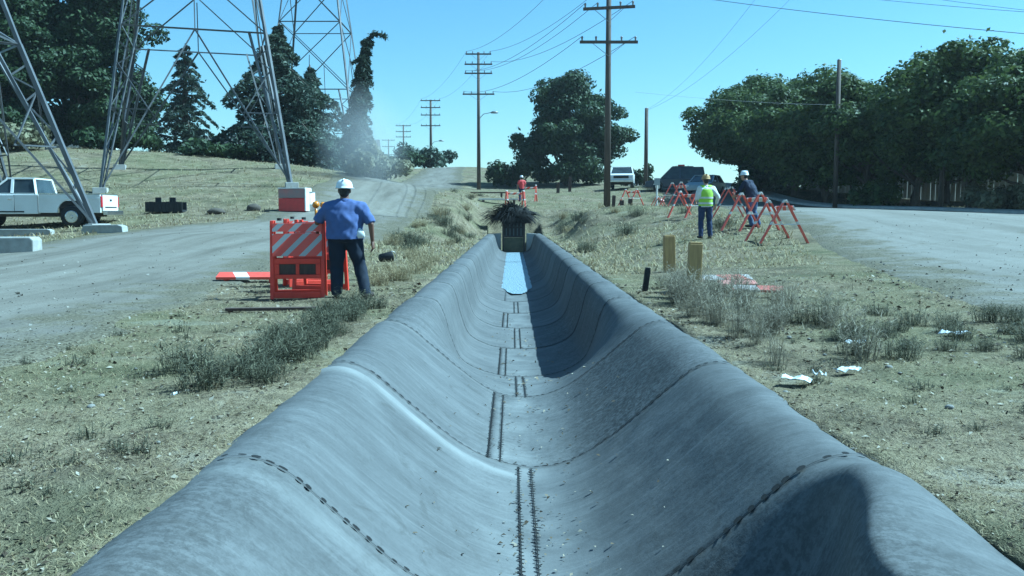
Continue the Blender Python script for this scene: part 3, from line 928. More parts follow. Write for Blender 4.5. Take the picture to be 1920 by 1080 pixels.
def cedar(seed, H, Rb, nbr, size, shape=lambda f: (1 - f) ** 0.75, droop=0.25, hook=False, dens=1.0, z0=0.8):
    r = np.random.default_rng(seed); rs = random.Random(seed)
    tb = MB()
    lean = [Vector((0, 0, -.4)), Vector((0.1, 0, H * .5)), Vector((0.25, 0, H * .85)), Vector((0.4, 0, H))]
    if hook: lean = [Vector((-.3, 0, -.4)), Vector((0.0, 0, H * .45)), Vector((0.45, 0, H * .8)), Vector((0.75, 0, H * .95)), Vector((1.15, 0, H * 1.0)), Vector((1.7, 0, H * 0.995)), Vector((2.15, 0, H * .975))]
    tb.tube(lean, [0.36, .26, .12, .05][:4] if not hook else [.36, .27, .15, .10, .08, .06, .03], 8)
    def axis_at(z):
        L_ = lean[:4] if hook else lean
        for a, b_ in zip(L_, L_[1:]):
            if z <= b_.z: return a.lerp(b_, max(0, min(1, (z - a.z) / (b_.z - a.z))))
        return L_[-1]
    pc = []; pn = []
    for i in range(nbr):
        f = (i + rs.random()) / nbr
        z = z0 + (H - z0) * f * 0.985
        L_ = max(0.35, Rb * shape(f) * rs.uniform(0.55, 1.12))
        az = i * 2.39996 + rs.uniform(-.4, .4)
        a = axis_at(z); dirn = Vector((math.cos(az), math.sin(az), 0))
        rise = rs.uniform(0.02, 0.22) * L_
        mid = a + dirn * L_ * .55 + Vector((0, 0, rise)); tip = a + dirn * L_ + Vector((0, 0, rise - droop * L_ * rs.uniform(.5, 1.4)))
        tb.tube([a, mid, tip], [.07, .045, .012], 5)
        k = int((26 + 55 * L_) * dens)
        u = r.uniform(0.12, 1.03, k) ** 0.85
        pos = np.array([(a.lerp(mid, min(q / .55, 1)) if q < .55 else mid.lerp(tip, (q - .55) / .45)) for q in u])
        side = np.array((-dirn.y, dirn.x, 0.0))
        wid = 0.42 * L_ * np.sin(np.clip(u, 0, 1) * 2.6 + .25)
        lat = r.normal(0, .5, k) * np.maximum(wid, .12)
        hang = -np.abs(r.normal(0, 0.12, k)) - 0.2 * np.abs(lat)
        pos = pos + side * lat[:, None] + np.array((0, 0, 1.0)) * hang[:, None]
        pc.append(pos); nn = np.tile(np.array((0, 0, 1.0)), (k, 1)) + np.array(dirn) * 0.25
        pn.append(nn)
    if hook:
        pts = [lean[3].lerp(lean[4], q) for q in np.linspace(0, 1, 20)] + [lean[4].lerp(lean[5], q) for q in np.linspace(0, 1, 20)] + [lean[5].lerp(lean[6], q) for q in np.linspace(0, 1, 14)]
        arr = np.array(pts); arr = np.repeat(arr, 4, 0) + r.normal(0, .09, (len(arr) * 4, 3)); arr[:, 2] -= np.abs(r.normal(0, .1, len(arr)))
        pc.append(arr); pn.append(np.tile((0, 0, 1.0), (len(arr), 1)))
    return tb, leaf_mesh('crown', np.concatenate(pc), np.concatenate(pn), size, seed + 5, asp=0.35, jag=0.5)

zt_ = lambda py, d: P(960, py, d).z
b_ = on(520, 70, -.2); tb, cm = cedar(71, zt_(42, 70) - b_.z, 6.4, 74, 0.22, lambda f: (1 - f ** 1.6) ** 0.9 * (0.62 + 0.5 * math.sin(f * 9)**2), droop=.32, dens=1.9)
plant_tree('cedar_tree', 'broad layered cedar with drooping boughs behind the middle pylon', b_, tb, cm, m_ced, 0.3)
b_ = on(352, 84, -.2); tb, cm = cedar(72, zt_(80, 84) - b_.z, 4.8, 48, 0.23, lambda f: (1 - f) ** 0.7, droop=.35, dens=1.3)
plant_tree('cedar_tree', 'smaller open cedar with sky showing through, inside the middle pylon', b_, tb, cm, m_ced, 1.3)
b_ = on(588, 76, -.2); tb, cm = cedar(73, zt_(120, 76) - b_.z, 4.6, 48, 0.22, lambda f: (1 - f ** 1.8) ** 0.9, droop=.4, dens=1.7)
plant_tree('cedar_tree', 'lower right cedar of the group, its boughs reaching towards the hooked tree', b_, tb, cm, m_ced, 2.0)
b_ = on(674, 66, -.2); tb, cm = cedar(74, zt_(62, 66) - b_.z, 1.55, 110, 0.19, lambda f: (1 - f) ** 0.42 * (0.7 + .35 * math.sin(f * 21)**2), droop=.55, hook=True, dens=1.6, z0=1.0)
plant_tree('cedar_tree', 'tall narrow conifer whose top bends over like a hook', b_, tb, cm, m_ced, 0)

# shrubs
def shrub_mesh(seed, n, rx, rz, size):
    r = np.random.default_rng(seed)
    c = r.normal(0, 1, (14, 3)) * np.array([rx*.5, rx*.5, rz*.22]); c[:, 2] = np.abs(c[:, 2]) + rz * .35
    pc = []; pn = []
    for q in c:
        d = r.normal(0, 1, (n // 14, 3)); d /= np.linalg.norm(d, axis=1)[:, None]
        pc.append(q + d * r.uniform(.3, 1, (len(d), 1)) * np.array([rx*.38, rx*.38, rz*.36])); pn.append(d + (0, 0, .5))
    pc = np.concatenate(pc); pc[:, 2] = np.maximum(pc[:, 2], 0.02)
    return leaf_mesh('foliage', pc, np.concatenate(pn), size, seed)
def shrub(label, px, d, rx, rz, lm, seed, size=.18, n=2600):
    t = thing('shrub', label, 'shrub', on(px, d, -.05))
    link('foliage', shrub_mesh(seed, n, rx, rz, size), lm, t)
    s = MB()
    for i in range(5):
        a = i * 1.26; s.tube([(0, 0, -.1), (math.cos(a)*rx*.2, math.sin(a)*rx*.2, rz*.3), (math.cos(a)*rx*.4, math.sin(a)*rx*.4, rz*.6)], [.05, .035, .012], 5)
    s.build('stem', m_bark, t)
    return t
shrub('pale green shrub under the hooked conifer', 688, 60, 1.5, 2.3, m_shrub, 81)
shrub('dusty low shrub right of the hooked conifer by the dirt road', 722, 62, 1.6, 1.5, m_shrub, 82)
shrub('dark green far hedge bush left of the third pole', 757, 122, 4.2, 2.6, m_oak, 83, .3)
shrub('bluish far hedge bush at the foot of the third pole', 795, 124, 3.6, 3.0, m_ced, 84, .3)
shrub('dark low bush left of the round tree', 958, 92, 1.9, 3.0, m_oak, 85, .22)
shrub('wide dark bush under the round tree hiding its trunk', 1062, 93, 4.6, 2.8, m_oak, 96, .2, 5200)
shrub('small bush right of the round tree behind the near pole', 1192, 90, 1.5, 1.9, m_oak, 86, .2)
shrub('dark bush behind the cab of the white pickup', 32, 42, 1.25, 1.5, m_oak, 87, .13)
shrub('dark bush under the trees behind the navy worker', 1420, 66, 2.0, 2.2, m_dark, 88, .2)
shrub('green shrub under the right-hand trees near the plain pole', 1650, 52, 1.3, 1.6, m_row, 89, .15)
shrub('low grey-green shrub by the kerb at the right edge', 1880, 43.5, 1.6, 1.3, m_shrub, 90, .15)
shrub('yellowish young shrub in front of the plank fence', 1830, 46, .8, 1.7, m_shrub, 91, .13, 1200)
shrub('wide dark hedge under the left end of the tree row', 1478, 72, 2.6, 2.6, m_dark, 92, .22)
shrub('low scrub under the left evergreens by the pylon', 215, 66, 3.0, 1.7, m_dark, 93, .2)
shrub('low scrub on the bank crest beneath the cedars', 420, 66, 2.6, 1.3, m_dark, 94, .2)
shrub('dry scrub on the bank crest left of the nearest pylon leg', 30, 60, 3.0, 1.6, m_shrub, 95, .2)
# ------------------------------------------------------------------ people
m_skin_d = mat('dark_skin', (0.16, 0.085, 0.055), None, 10, 0.55)
m_skin_l = mat('tan_skin', (0.42, 0.25, 0.17), None, 10, 0.55)
m_hair = mat('black_hair', (0.012, 0.011, 0.011), None, 30, 0.6)
m_hat = mat('white_hard_hat', (0.78, 0.78, 0.76), (0.7, 0.7, 0.68), 3, 0.3)
m_hat2 = mat('tan_hat', (0.42, 0.27, 0.10), None, 6, 0.7)
m_blue = mat('blue_work_shirt', (0.095, 0.125, 0.29), (0.07, 0.09, 0.22), 7, 0.9, 0.25)
m_navy = mat('navy_trousers', (0.012, 0.017, 0.035), (0.008, 0.011, 0.022), 8, 0.9, 0.25)
m_navytop = mat('navy_jacket', (0.016, 0.02, 0.045), None, 8, 0.9, 0.25)
m_jean = mat('blue_jeans', (0.07, 0.10, 0.19), (0.05, 0.07, 0.14), 9, 0.9, 0.2)
m_djean = mat('indigo_jeans', (0.03, 0.04, 0.10), (0.02, 0.027, 0.07), 9, 0.9, 0.2)
m_vest = mat('lime_safety_vest', (0.42, 0.62, 0.045), (0.36, 0.52, 0.04), 6, 0.75, 0.15)
m_white = mat('white_cloth', (0.7, 0.7, 0.68), None, 6, 0.85, 0.2)
m_boot = mat('work_boots', (0.05, 0.035, 0.025), None, 12, 0.7)
m_red = mat('red_shirt', (0.5, 0.06, 0.06), None, 6, 0.85, .2)
m_refl = mat('reflective_tape', (0.6, 0.6, 0.55), None, 6, 0.35)

def solid(mb, name, material, parent, voxel, cuts=(), smooth=4, wrinkle=0.0):
    """one continuous skin around overlapping shapes, trimmed at hems"""
    me = mb.mesh(name)
    o = bpy.data.objects.new(name, me); col.objects.link(o)
    m1 = o.modifiers.new('r', 'REMESH'); m1.mode = 'VOXEL'; m1.voxel_size = voxel
    m2 = o.modifiers.new('s', 'SMOOTH'); m2.factor = 0.5; m2.iterations = smooth
    dg = bpy.context.evaluated_depsgraph_get(); dg.update()
    nm = bpy.data.meshes.new_from_object(o.evaluated_get(dg))
    bpy.data.objects.remove(o); nm.name = name
    if cuts:
        bm = bmesh.new(); bm.from_mesh(nm)
        for co, no in cuts:
            bmesh.ops.bisect_plane(bm, geom=bm.verts[:] + bm.edges[:] + bm.faces[:], plane_co=co, plane_no=no, clear_outer=True)
        bm.to_mesh(nm); bm.free()
    if wrinkle:         # cloth folds
        for vx in nm.vertices:
            c = vx.co
            k = noise.noise((c.x * 9 + c.z * 5, c.y * 9, c.z * 7)) + .6 * noise.noise((c.x * 17, c.y * 17 + 3, c.z * 11 - c.x * 8))
            vx.co = c + vx.normal * (wrinkle * k)
    nm.polygons.foreach_set('use_smooth', [True] * len(nm.polygons))
    return link(name, nm, material, parent)

def V(*a): return Vector(a)
def person(label, loc, rz, skin, pose=None, girth=1.0, top=m_blue, legs=m_navy, hat=m_hat, vest=None, sleeve=0.95, voxel=0.014, scale=1.0, hat_brim=0.03, tail=None):
    """local frame: facing +y, right side +x; about 1.75 m tall"""
    t = thing('person', label, 'person', loc, rz); t.scale = (scale,) * 3
    J = dict(pel=V(0, 0, .93), chest=V(0, 0, 1.27), neck=V(0, .01, 1.47), head=V(0, .03, 1.615),
             hipL=V(-.10, 0, .90), hipR=V(.10, 0, .90), knL=V(-.12, .03, .49), knR=V(.12, .03, .49), anL=V(-.13, -.02, .09), anR=V(.13, -.02, .09),
             shL=V(-.19, 0, 1.40), shR=V(.19, 0, 1.40), elL=V(-.27, -.03, 1.12), elR=V(.27, -.03, 1.12), wrL=V(-.27, .1, .88), wrR=V(.27, .1, .88), toeL=V(-.03, .2, 0), toeR=V(.03, .2, 0))
    if pose: J.update(pose)
    g = girth
    def rings(k=0.0):
        """torso ellipses from crotch to collar, k thicker"""
        a, c, n_ = J['pel'], J['chest'], J['neck']
        ax = (c - a).normalized()
        q = Vector((0, 0, 1)).rotation_difference(ax).to_matrix()
        L = [(a - ax * .10, .125*g, .10*g), (a, .165*g, .125*g), (a.lerp(c, .3), .158*g, .125*g), (a.lerp(c, .65), .165*g, .125*g), (c, .178*g**.5, .12*g**.5), (c.lerp(n_, .55), .172, .10), (c.lerp(n_, .85), .10, .075)]
        return [(p_, rx + k, ry + k, q) for p_, rx, ry in L]
    # body
    m = MB()
    m.loft(rings(-0.012))
    for s in 'LR':
        sg_ = -1 if s == 'L' else 1
        m.capsule(J['hip'+s], J['kn'+s], .078*g**.7, .054, 12); m.capsule(J['kn'+s], J['an'+s], .053, .037, 12)
        f = J['an'+s]; m.capsule(f + V(0, -.04, -.05), f + J['toe'+s] * 0.75 + V(0, 0, -.055), .036, .03, 8)
        m.capsule(J['chest'] + V(sg_*.06, 0, .13), J['sh'+s], .065, .06, 10)
        m.capsule(J['sh'+s], J['el'+s], .052, .041, 10); m.capsule(J['el'+s], J['wr'+s], .041, .027, 10)
        d = (J['wr'+s] - J['el'+s]).normalized(); q = V(0, 1, 0) if abs(d.y) < .8 else V(0, 0, 1)
        w_ = d.cross(q).normalized() * (1)
        c0 = J['wr'+s] + d * .02; c1 = J['wr'+s] + d * .095
        u = d.cross(w_).normalized()
        m.capsule(c0, c1, .027, .024, 8); m.capsule(c0 + u*.02, c1 + u*.026, .022, .02, 8); m.capsule(c0 - u*.02, c1 - u*.026, .022, .02, 8)
        for fi, (o_, ln) in enumerate(((-.036, .06), (-.012, .078), (.012, .074), (.036, .066))):
            b0 = c1 + u * o_; b1 = b0 + d * ln * .55 - w_ * .012 * sg_; b2_ = b1 + d * ln * .35 - w_ * .03 * sg_
            m.capsule(b0, b1, .0105, .0095, 6); m.capsule(b1, b2_, .0095, .0085, 6)
        th = c0 + u * .035; m.capsule(th, th + d*.04 + u*.03, .013, .011, 6); m.capsule(th + d*.04 + u*.03, th + d*.075 + u*.036, .011, .0095, 6)
    h = J['head']; n_ = J['neck']
    m.capsule(n_ - V(0, 0, .04), n_.lerp(h, .6), .062, .056, 12)
    m.ball(h + V(0, 0, .02), .076, .094, .112, 16, 12); m.ball(h + V(0, .035, -.06), .056, .06, .058, 12, 8)
    m.ball(h + V(0, .10, -.01), .014, .022, .028, 8, 6)
    for sg_ in (-1, 1): m.ball(h + V(sg_*.078, -.005, 0), .014, .022, .034, 8, 6)
    solid(m, 'body', skin, t, voxel * 0.72, smooth=3)
    e = MB()
    for sg_ in (-1, 1): MB().ball(h + V(sg_*.03, .088, .02), .012, .009, .008, 8, 6).build('eye', m_hair, t)
    MB().box(h + V(0, .096, -.062), (.045, .01, .008)).build('mouth', m_boot, t)
    hm = MB(); hm.ball(h + V(0, -.012, .03), .084, .096, .112, 16, 10); hm.ball(h + V(0, -.05, -.035), .07, .05, .06, 12, 8)
    solid(hm, 'hair', m_hair, t, voxel, [(h + V(0, .055, 0), (0, 1, .1))], 2)
    # trousers
    m = MB()
    m.loft(rings(0.008)[:4], 32)
    for s in 'LR':
        m.capsule(J['hip'+s], J['kn'+s], .102*g**.8, .08*g**.4, 20); m.capsule(J['kn'+s], J['an'+s], .079*g**.4, .072*g**.3, 20)
    waist = J['pel'].lerp(J['chest'], .32)
    ax = (J['chest'] - J['pel']).normalized()
    zan = min(J['anL'].z, J['anR'].z)
    solid(m, 'trousers', legs, t, voxel, [(waist, ax), (V(0, 0, zan - .045), (0, 0, -1))], 9, .012)
    for s in 'LR':
        f = J['an'+s]; tv = J['toe'+s]
        b = MB(); b.capsule(f + V(0, -.035, -.045), f + tv * .85 + V(0, 0, -.05), .047, .043, 10); b.capsule(f + V(0, -.02, -.04), f + V(0, 0, .05), .05, .05, 10)
        solid(b, 'boot', m_boot, t, voxel, [(V(0, 0, f.z - .09), (0, 0, -1))], 2)
    # shirt
    m = MB()
    hem = J['pel'] - ax * 0.0
    m.loft([(J['pel'] - ax * .14, .172*g, .14*g, rings()[0][3])] + rings(0.022)[1:], 40)
    for sg_, s in ((-1, 'L'), (1, 'R')):
        m.capsule(J['sh'+s] * .86 + J['chest'] * .14, J['pel'].lerp(J['chest'], .55) + V(sg_ * .10 * g, 0, 0), .10, .105, 16)
    cuts = [(hem - ax * .05, -ax)]
    for s in 'LR':
        sg_ = -1 if s == 'L' else 1
        m.capsule(J['chest'] + V(sg_*.06, 0, .13), J['sh'+s], .082, .078, 12)
        e_ = J['sh'+s].lerp(J['el'+s], sleeve) if sleeve <= 1 else J['el'+s].lerp(J['wr'+s], sleeve - 1)
        if sleeve > 1:
            m.capsule(J['sh'+s], J['el'+s], .078, .062, 12); m.capsule(J['el'+s], e_, .062, .046, 12)
        else:
            m.cyl(J['sh'+s], e_, .078, .075, 14)
    for s in 'LR': m.capsule(J['neck'] - V(0, 0, .05), J['sh'+s] * .8 + J['chest'] * .2 + V(0, 0, .02), .07, .085, 14)
    solid(m, 'shirt', top, t, voxel, cuts, 14, .016)
    col_ = MB(); col_.cyl(n_ + V(0, -.005, -.05), n_ + V(0, 0, .012), .082, .07, 16)
    solid(col_, 'collar', top, t, voxel, [], 2)
    if vest:
        m = MB(); m.loft([(J['pel'] - ax * .12, .185*g, .15*g, rings()[0][3])] + rings(0.036)[1:6], 40)
        for sg_ in (-1, 1): m.capsule(J['chest'] + V(sg_*.07, 0, .14), J['chest'] + V(sg_*.13, 0, .145), .088, .08, 12)
        solid(m, 'vest', vest, t, voxel, [(hem - ax * .02, -ax)], 10)
        for zf in (0.15, 0.6):
            c = J['pel'].lerp(J['chest'], zf); r0 = rings(0.04)[2 if zf < .5 else 3]
            b = MB(); n = 24
            b.add([c + V(math.cos(2*math.pi*i/n)*(r0[1]+.004), math.sin(2*math.pi*i/n)*(r0[2]+.004), dz) for dz in (-.025, .025) for i in range(n)], [(i, (i+1) % n, n+(i+1) % n, n+i) for i in range(n)])
            b.build('reflective_band', m_refl, t, True)
    if hat:
        m = MB(); n = 24; c = h + V(0, -.005, .05)
        prof_ = [(.128, -.012), (.132, -.004), (.113, 0.0), (.112, .03), (.10, .075), (.075, .105), (.04, .122), (0.003, .127)]
        o = []
        for r_, z_ in prof_:
            for i in range(n):
                a = 2 * math.pi * i / n; k = r_
                if z_ < 0 and math.sin(a) > 0: k += (hat_brim + .025) * math.sin(a) ** 2
                o.append(c + V(math.cos(a) * k, math.sin(a) * k * 1.12, z_))
        fs = [(j*n+i, j*n+(i+1) % n, (j+1)*n+(i+1) % n, (j+1)*n+i) for j in range(len(prof_)-1) for i in range(n)] + [tuple(range(n))]
        m.add(o, fs); hh = m.build('hat', hat, t, True)
        MB().loft([(c + V(0, 0, .10), .012, .13), (c + V(0, 0, .132), .008, .09)], 10).build('hat_ridge', hat, hh, True)
    if tail:        # a light rag hanging from the back pocket
        a = J['hipR'] + V(.10, -.10, .14)
        b = MB(); b.loft([(a, .02, .012), (a + V(.015, -.02, -.05), .05, .02), (a + V(.02, -.03, -.11), .065, .022), (a + V(.02, -.02, -.15), .045, .015)], 10)
        b.build('rag', m_white, t, True)
    return t

# worker in blue, back to the camera, right leg out to the side
pz = on(646, 13.2)
person('heavyset worker in white hard hat, blue shirt and dark trousers seen from behind', pz, 0.06, m_skin_d, girth=1.4, sleeve=0.98, voxel=.013, tail=True,
       pose=dict(anR=V(.27, -.05, .09), knR=V(.19, .03, .49), anL=V(-.12, 0, .09), head=V(0, .03, 1.585), neck=V(0, .01, 1.46), shL=V(-.23, 0, 1.35), shR=V(.23, 0, 1.35), elL=V(-.37, .04, 1.13), wrL=V(-.40, .24, 1.0), elR=V(.355, -.06, 1.10), wrR=V(.37, .0, .84), toeR=V(.08, .19, 0)))
bpy.data.objects['person'].scale = (1.1, 1.04, 1.0)
p2 = on(1323, 24.9)
person('worker in lime green safety vest and tan hat standing with back turned', p2, 0.1, m_skin_l, girth=1.05, top=m_white, legs=m_djean, hat=m_hat2, vest=m_vest, sleeve=1.7, voxel=.018,
       pose=dict(elR=V(.34, -.04, 1.14), wrR=V(.33, .12, .92), elL=V(-.24, .05, 1.12), wrL=V(-.2, .25, 1.05)), hat_brim=.01)
p3 = on(1412, 27.2)
person('worker in white hard hat and navy jacket stooping behind the orange barricade', p3, 0.9, m_skin_l, girth=1.15, top=m_navytop, legs=m_jean, sleeve=1.8, voxel=.018,
       pose=dict(chest=V(0, .13, 1.24), neck=V(0, .24, 1.42), head=V(0, .31, 1.55), shL=V(-.21, .2, 1.36), shR=V(.21, .2, 1.36), elL=V(-.3, .32, 1.1), elR=V(.3, .30, 1.1), wrL=V(-.22, .5, .97), wrR=V(.22, .5, .95), knL=V(-.13, .1, .5), anR=V(.2, -.1, .09)))
p4 = on(978, 60)
person('distant worker in red shirt and white hard hat beyond the channel end', p4, 0.3, m_skin_l, top=m_red, legs=m_djean, sleeve=.9, voxel=.026, scale=.98)
# ------------------------------------------------------------------ barricades
m_orange = mat('barricade_orange', (0.60, 0.045, 0.022), (0.44, 0.035, 0.018), 5, 0.55)
m_owhite = mat('barricade_white', (0.72, 0.70, 0.66), (0.55, 0.52, 0.47), 5, 0.6)
m_strp = stripes('striped_board', (0.56, 0.04, 0.022), (0.40, 0.40, 0.40), 0.26, (1, 0, -1), 0.62)
m_strpY = stripes('striped_leg', (0.62, 0.09, 0.025), (0.72, 0.69, 0.65), 0.55, (0, 0, 1), 0.62)
m_timber = mat('weathered_timber', (0.42, 0.29, 0.11), (0.28, 0.19, 0.08), 5, 0.9, 0.4, stretch=(4, 4, .6))
m_dtimber = mat('dark_timber', (0.09, 0.06, 0.045), (0.05, 0.035, 0.028), 5, 0.9, 0.4, stretch=(4, 4, .6))
m_black = mat('black_rubber', (0.018, 0.018, 0.019), (0.011, 0.011, 0.011), 9, 0.75)
m_amber = mat('amber_lens', (0.6, 0.25, 0.02), None, 5, 0.25)

# moulded plastic barricade beside the worker in blue
def plastic_barricade(label, loc, rz):
    t = thing('plastic_barricade', label, 'barricade', loc, rz)
    W = 0.74
    for y, s in ((-.16, 1), (.2, -1)):
        lean = 0.10 * s
        for sx in (-1, 1):
            MB().beam((sx*W/2, y - lean*.3, 0.0), (sx*W/2, y + lean, 1.16), 0.055, 0.05).build('upright', m_orange, t, bevel=.008)
        def at(z): return y - lean*.3 + lean*1.3 * z / 1.16
        MB().box((0, at(.045)-.001*s, .06), (W - .06, .05, .09)).build('base_rail', m_orange, t, bevel=.01)
        pan = MB()      # lower panel with two openings
        for z0, z1 in ((.30, .36), (.52, .60)): pan.box((0, at((z0+z1)/2), (z0+z1)/2), (W - .06, .035, z1 - z0))
        for xx in (-.335, 0.0, .335): pan.box((xx*.9, at(.44), .44), (.05 if xx == 0 else .07, .034, .158))
        pan.build('lower_panel', m_orange, t, bevel=.006)
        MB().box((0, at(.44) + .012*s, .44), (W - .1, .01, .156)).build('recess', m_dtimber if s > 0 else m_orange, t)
        MB().box((0, at(.82) - .03*s, .80), (W - .02, .02, .33), Matrix.Rotation(-lean*.9, 3, 'X')).build('striped_board', m_strp, t)
        MB().box((0, at(1.06) - .03*s, 1.06), (W - .02, .02, .12), Matrix.Rotation(-lean*.9, 3, 'X')).build('top_board', m_strp if s > 0 else m_orange, t)
    MB().cyl((-.27, .0, 1.16), (-.27, 0, 1.20), .035, .035, 10).build('lamp_socket', m_black, t)
    MB().cyl((.27, .0, 1.16), (.27, 0, 1.36), .02, .02, 8).ball((.27, 0, 1.40), .055, n=10, m=7).build('warning_lamp', m_amber, t, True)
    return t
plastic_barricade('orange plastic barricade with striped board, just left of the worker in blue', on(558, 13.3), 0.12)
b2_ = plastic_barricade('second orange barricade half hidden between the first barricade and the worker in blue', on(598, 14.4), -0.25)
plastic_barricade('third orange barricade stacked askew behind the first two', on(577, 15.4), 0.5)
def lying_board(label, px, d, L, w, rz, material, z=0.02, roll=0.0, name='striped_plank', th=.04):
    l = on(px, d)
    t = thing(name, label, 'plank', l + Vector((0, 0, z)), rz)
    MB().box((0, 0, th/2), (L, w, th), Matrix.Rotation(roll, 3, 'X')).build('board', material, t, bevel=.004)
    for s in (-1, 1): MB().box((s*(L/2 - .06), 0, -.012), (.05, w*.8, .03)).build('batten', m_dtimber, t)
    return t
m_strpX = stripes('striped_plank', (0.58, 0.045, 0.022), (0.74, 0.72, 0.7), 0.72, (1, 0.5, 0), 0.66)
def loose_plank(): 
    l = on(462, 15.9)
    t = thing('striped_plank', 'red and white plank lying low on blocks left of the plastic barricade', 'plank', l, 0.03)
    MB().box((0, 0, .12), (1.08, .26, .05), Matrix.Rotation(.3, 3, 'X')).build('board', m_strpX, t, bevel=.004)
    for s in (-.38, .42): MB().box((s, 0, .04), (.06, .16, .12)).build('foot', m_orange, t, bevel=.004)
loose_plank()
lying_board('dark weathered board lying flat on the turf before the barricade', 505, 11.4, 1.15, .09, 0.12, m_dtimber, .015, name='dark_board')

# A-frame barricades along the right-hand road
m_legw = stripes('sawhorse_leg', (0.58, 0.06, 0.025), (0.7, 0.66, 0.6), 0.57, (0, 0, 1), 0.86)
def aframe():
    t = thing('sawhorse_barricade', 'x', 'barricade', (0, 0, 0), 0, 'A-frame barricades along the road')
    for y in (-.55, .55):
        for s in (-1, 1):
            MB().beam((s*.66, y + .025*s, 0.0), (s*.03, y + .025*s, 1.13), .085, .04).build('leg', m_legw, t)
    for z, s in ((.92, 1),):
        xo = s * (.66 - .63 * (z - .07) / 1.13 + .05)
        MB().box((xo, 0, z), (.025, 1.2, .13), Matrix.Rotation(-s*.5, 3, 'Y')).build('rail', m_strpR, t)
    MB().beam((-.36, -.52, .5), (.36, -.52, .5), .05, .025).build('tie', m_owhite, t)
    return t
m_strpR = stripes('striped_rail', (0.58, 0.055, 0.025), (0.72, 0.70, 0.67), 0.42, (0, 1, 1))
A0 = aframe()
spots = [(1456, 23.7, .1, 'nearest A-frame barricade, standing apart at the right on the road'), (1407, 26.3, .25, 'A-frame barricade in front of the stooping navy worker'),
         (1366, 30.5, -.1, 'A-frame barricade with an open white-and-orange frame left of the navy worker'), 
         (1291, 37, .5, 'A-frame barricade just left of the lime-vest worker'), (1268, 42, .2, 'A-frame barricade, second to the left of the lime-vest worker'),
         (1234, 52, -.3, 'A-frame barricade below the dark vehicle, third left of the lime-vest worker'),
         (1183, 60, .6, 'small A-frame barricade in front of the white pickup far off')]
for i, (px, d, rz, lb) in enumerate(spots):
    o = A0 if i == 0 else dup(A0, None or (0, 0, 0))
    o.location = on(px, d, -.01); o.rotation_euler = (0, 0, rz); o['label'] = lb
for px, d, rz, lb in ((990, 61, 1.4, 'far orange barricade right below the distant red-shirted worker'), (966, 57.5, 1.7, 'far orange barricade left below the distant red-shirted worker')):
    o = dup(A0, on(px, d, -.01), rz, lb); o['group'] = 'far barricades beyond the channel'

m_faded = stripes('faded_striped_board', (0.42, 0.10, 0.07), (0.42, 0.38, 0.36), 0.8, (1, 0.5, 0), 0.55)
# fallen orange boards in the weeds on the right
lying_board('fallen orange and white board in the weeds behind the near timber post', 1352, 14.4, 1.1, .2, .25, m_faded, .14, .35)
lying_board('fallen pale orange board in the weeds, right of the near timber post', 1424, 12.8, .7, .16, -.35, m_faded, .1, .35)
lying_board('pinkish broken board half buried in the weeds between the other two', 1385, 13.6, .6, .14, .1, mat('faded_pink_board', (.55, .22, .18), (.4, .2, .17), 3, .8), .12, .4)
# timber posts
def post(label, px, d, w, h, material, tilt=0.02, name='timber_post'):
    t = thing(name, label, 'post', on(px, d))
    M_ = Matrix.Rotation(tilt, 3, 'Y')
    MB().box(M_ @ Vector((0, 0, h/2 - .15)), (w, w * .8, h + .3), M_).build('shaft', material, t, bevel=.012)
    MB().box(M_ @ Vector((0, 0, h + .012)), (w * .9, w * .72, .03), M_).build('top', material, t, bevel=.008)
    return t
post('nearer yellowish timber post among the dry weeds', 1303, 13.0, .19, .80, m_timber)
post('farther yellowish timber post left of and behind the other', 1257, 18.4, .23, .74, m_timber, -.03)
post('short black stub post close to the channel rim', 1211, 14.2, .09, .36, m_black, .12, 'stub_post')
post('brown far timber post beneath the white pickup, left one', 1165, 46, .22, .85, m_dtimber)
post('brown far timber post beneath the white pickup, right one', 1181, 46, .22, .85, m_dtimber)
post('short brown stake beside the foot of the near utility pole', 1150, 42, .16, .5, m_dtimber, .05)
post('dark stake in front of the round tree, left one', 1046, 72, .25, .9, m_dtimber)
post('dark stake in front of the round tree, right one', 1068, 74, .25, 1.2, m_dtimber)

# ------------------------------------------------------------------ far end of the channel
m_iron = mat('rusted_iron', (0.05, 0.042, 0.038), (0.03, 0.026, 0.024), 7, 0.8, .2)
m_bar = mat('grey_gate_bars', (0.10, 0.105, 0.105), None, 7, 0.6)
m_olive = mat('algae_board', (0.12, 0.112, 0.06), (0.07, 0.066, 0.04), 4, 0.85)
gate = thing('channel_gate', 'dark slatted gate closing the far end of the channel', 'gate', (FX - .05, FEND, -1.16))
for s in (-1, 1): MB().box((s*.63, 0, 1.05), (.1, .16, 2.1)).build('post', m_iron, gate, bevel=.01)
for z in (.98, 1.52, 2.05): MB().box((0, .02, z), (1.159, .12, .1)).build('rail', m_iron, gate)
for i in range(5): MB().box((-.44 + .22*i, 0.0, 1.25), (.07, .05, .44)).build('bar', m_bar, gate)
for i in range(5): MB().box((-.44 + .22*i, 0.0, 1.785), (.07, .05, .43)).build('bar', m_bar, gate)
MB().box((0, .06, .46), (1.159, .1, .92)).build('sill_board', m_olive, gate)
MB().box((0, .16, 1.5), (1.159, .04, 1.1)).build('back_plate', m_iron, gate)
# headwall wings
for s, lb in ((-1, 'left concrete wing wall at the end of the channel'), (1, 'right concrete wing wall at the end of the channel')):
    w = MB().prism([(s*.76, -1.3), (s*2.1, -1.3), (s*2.1, -.1), (s*1.5, -.02), (s*.76, .02)], 0, .3)
    o = w.build('wing_wall', m_conc, None, bevel=.015); o.location = (FX - .05, FEND + .05, 0); tag(o, lb, 'wall')
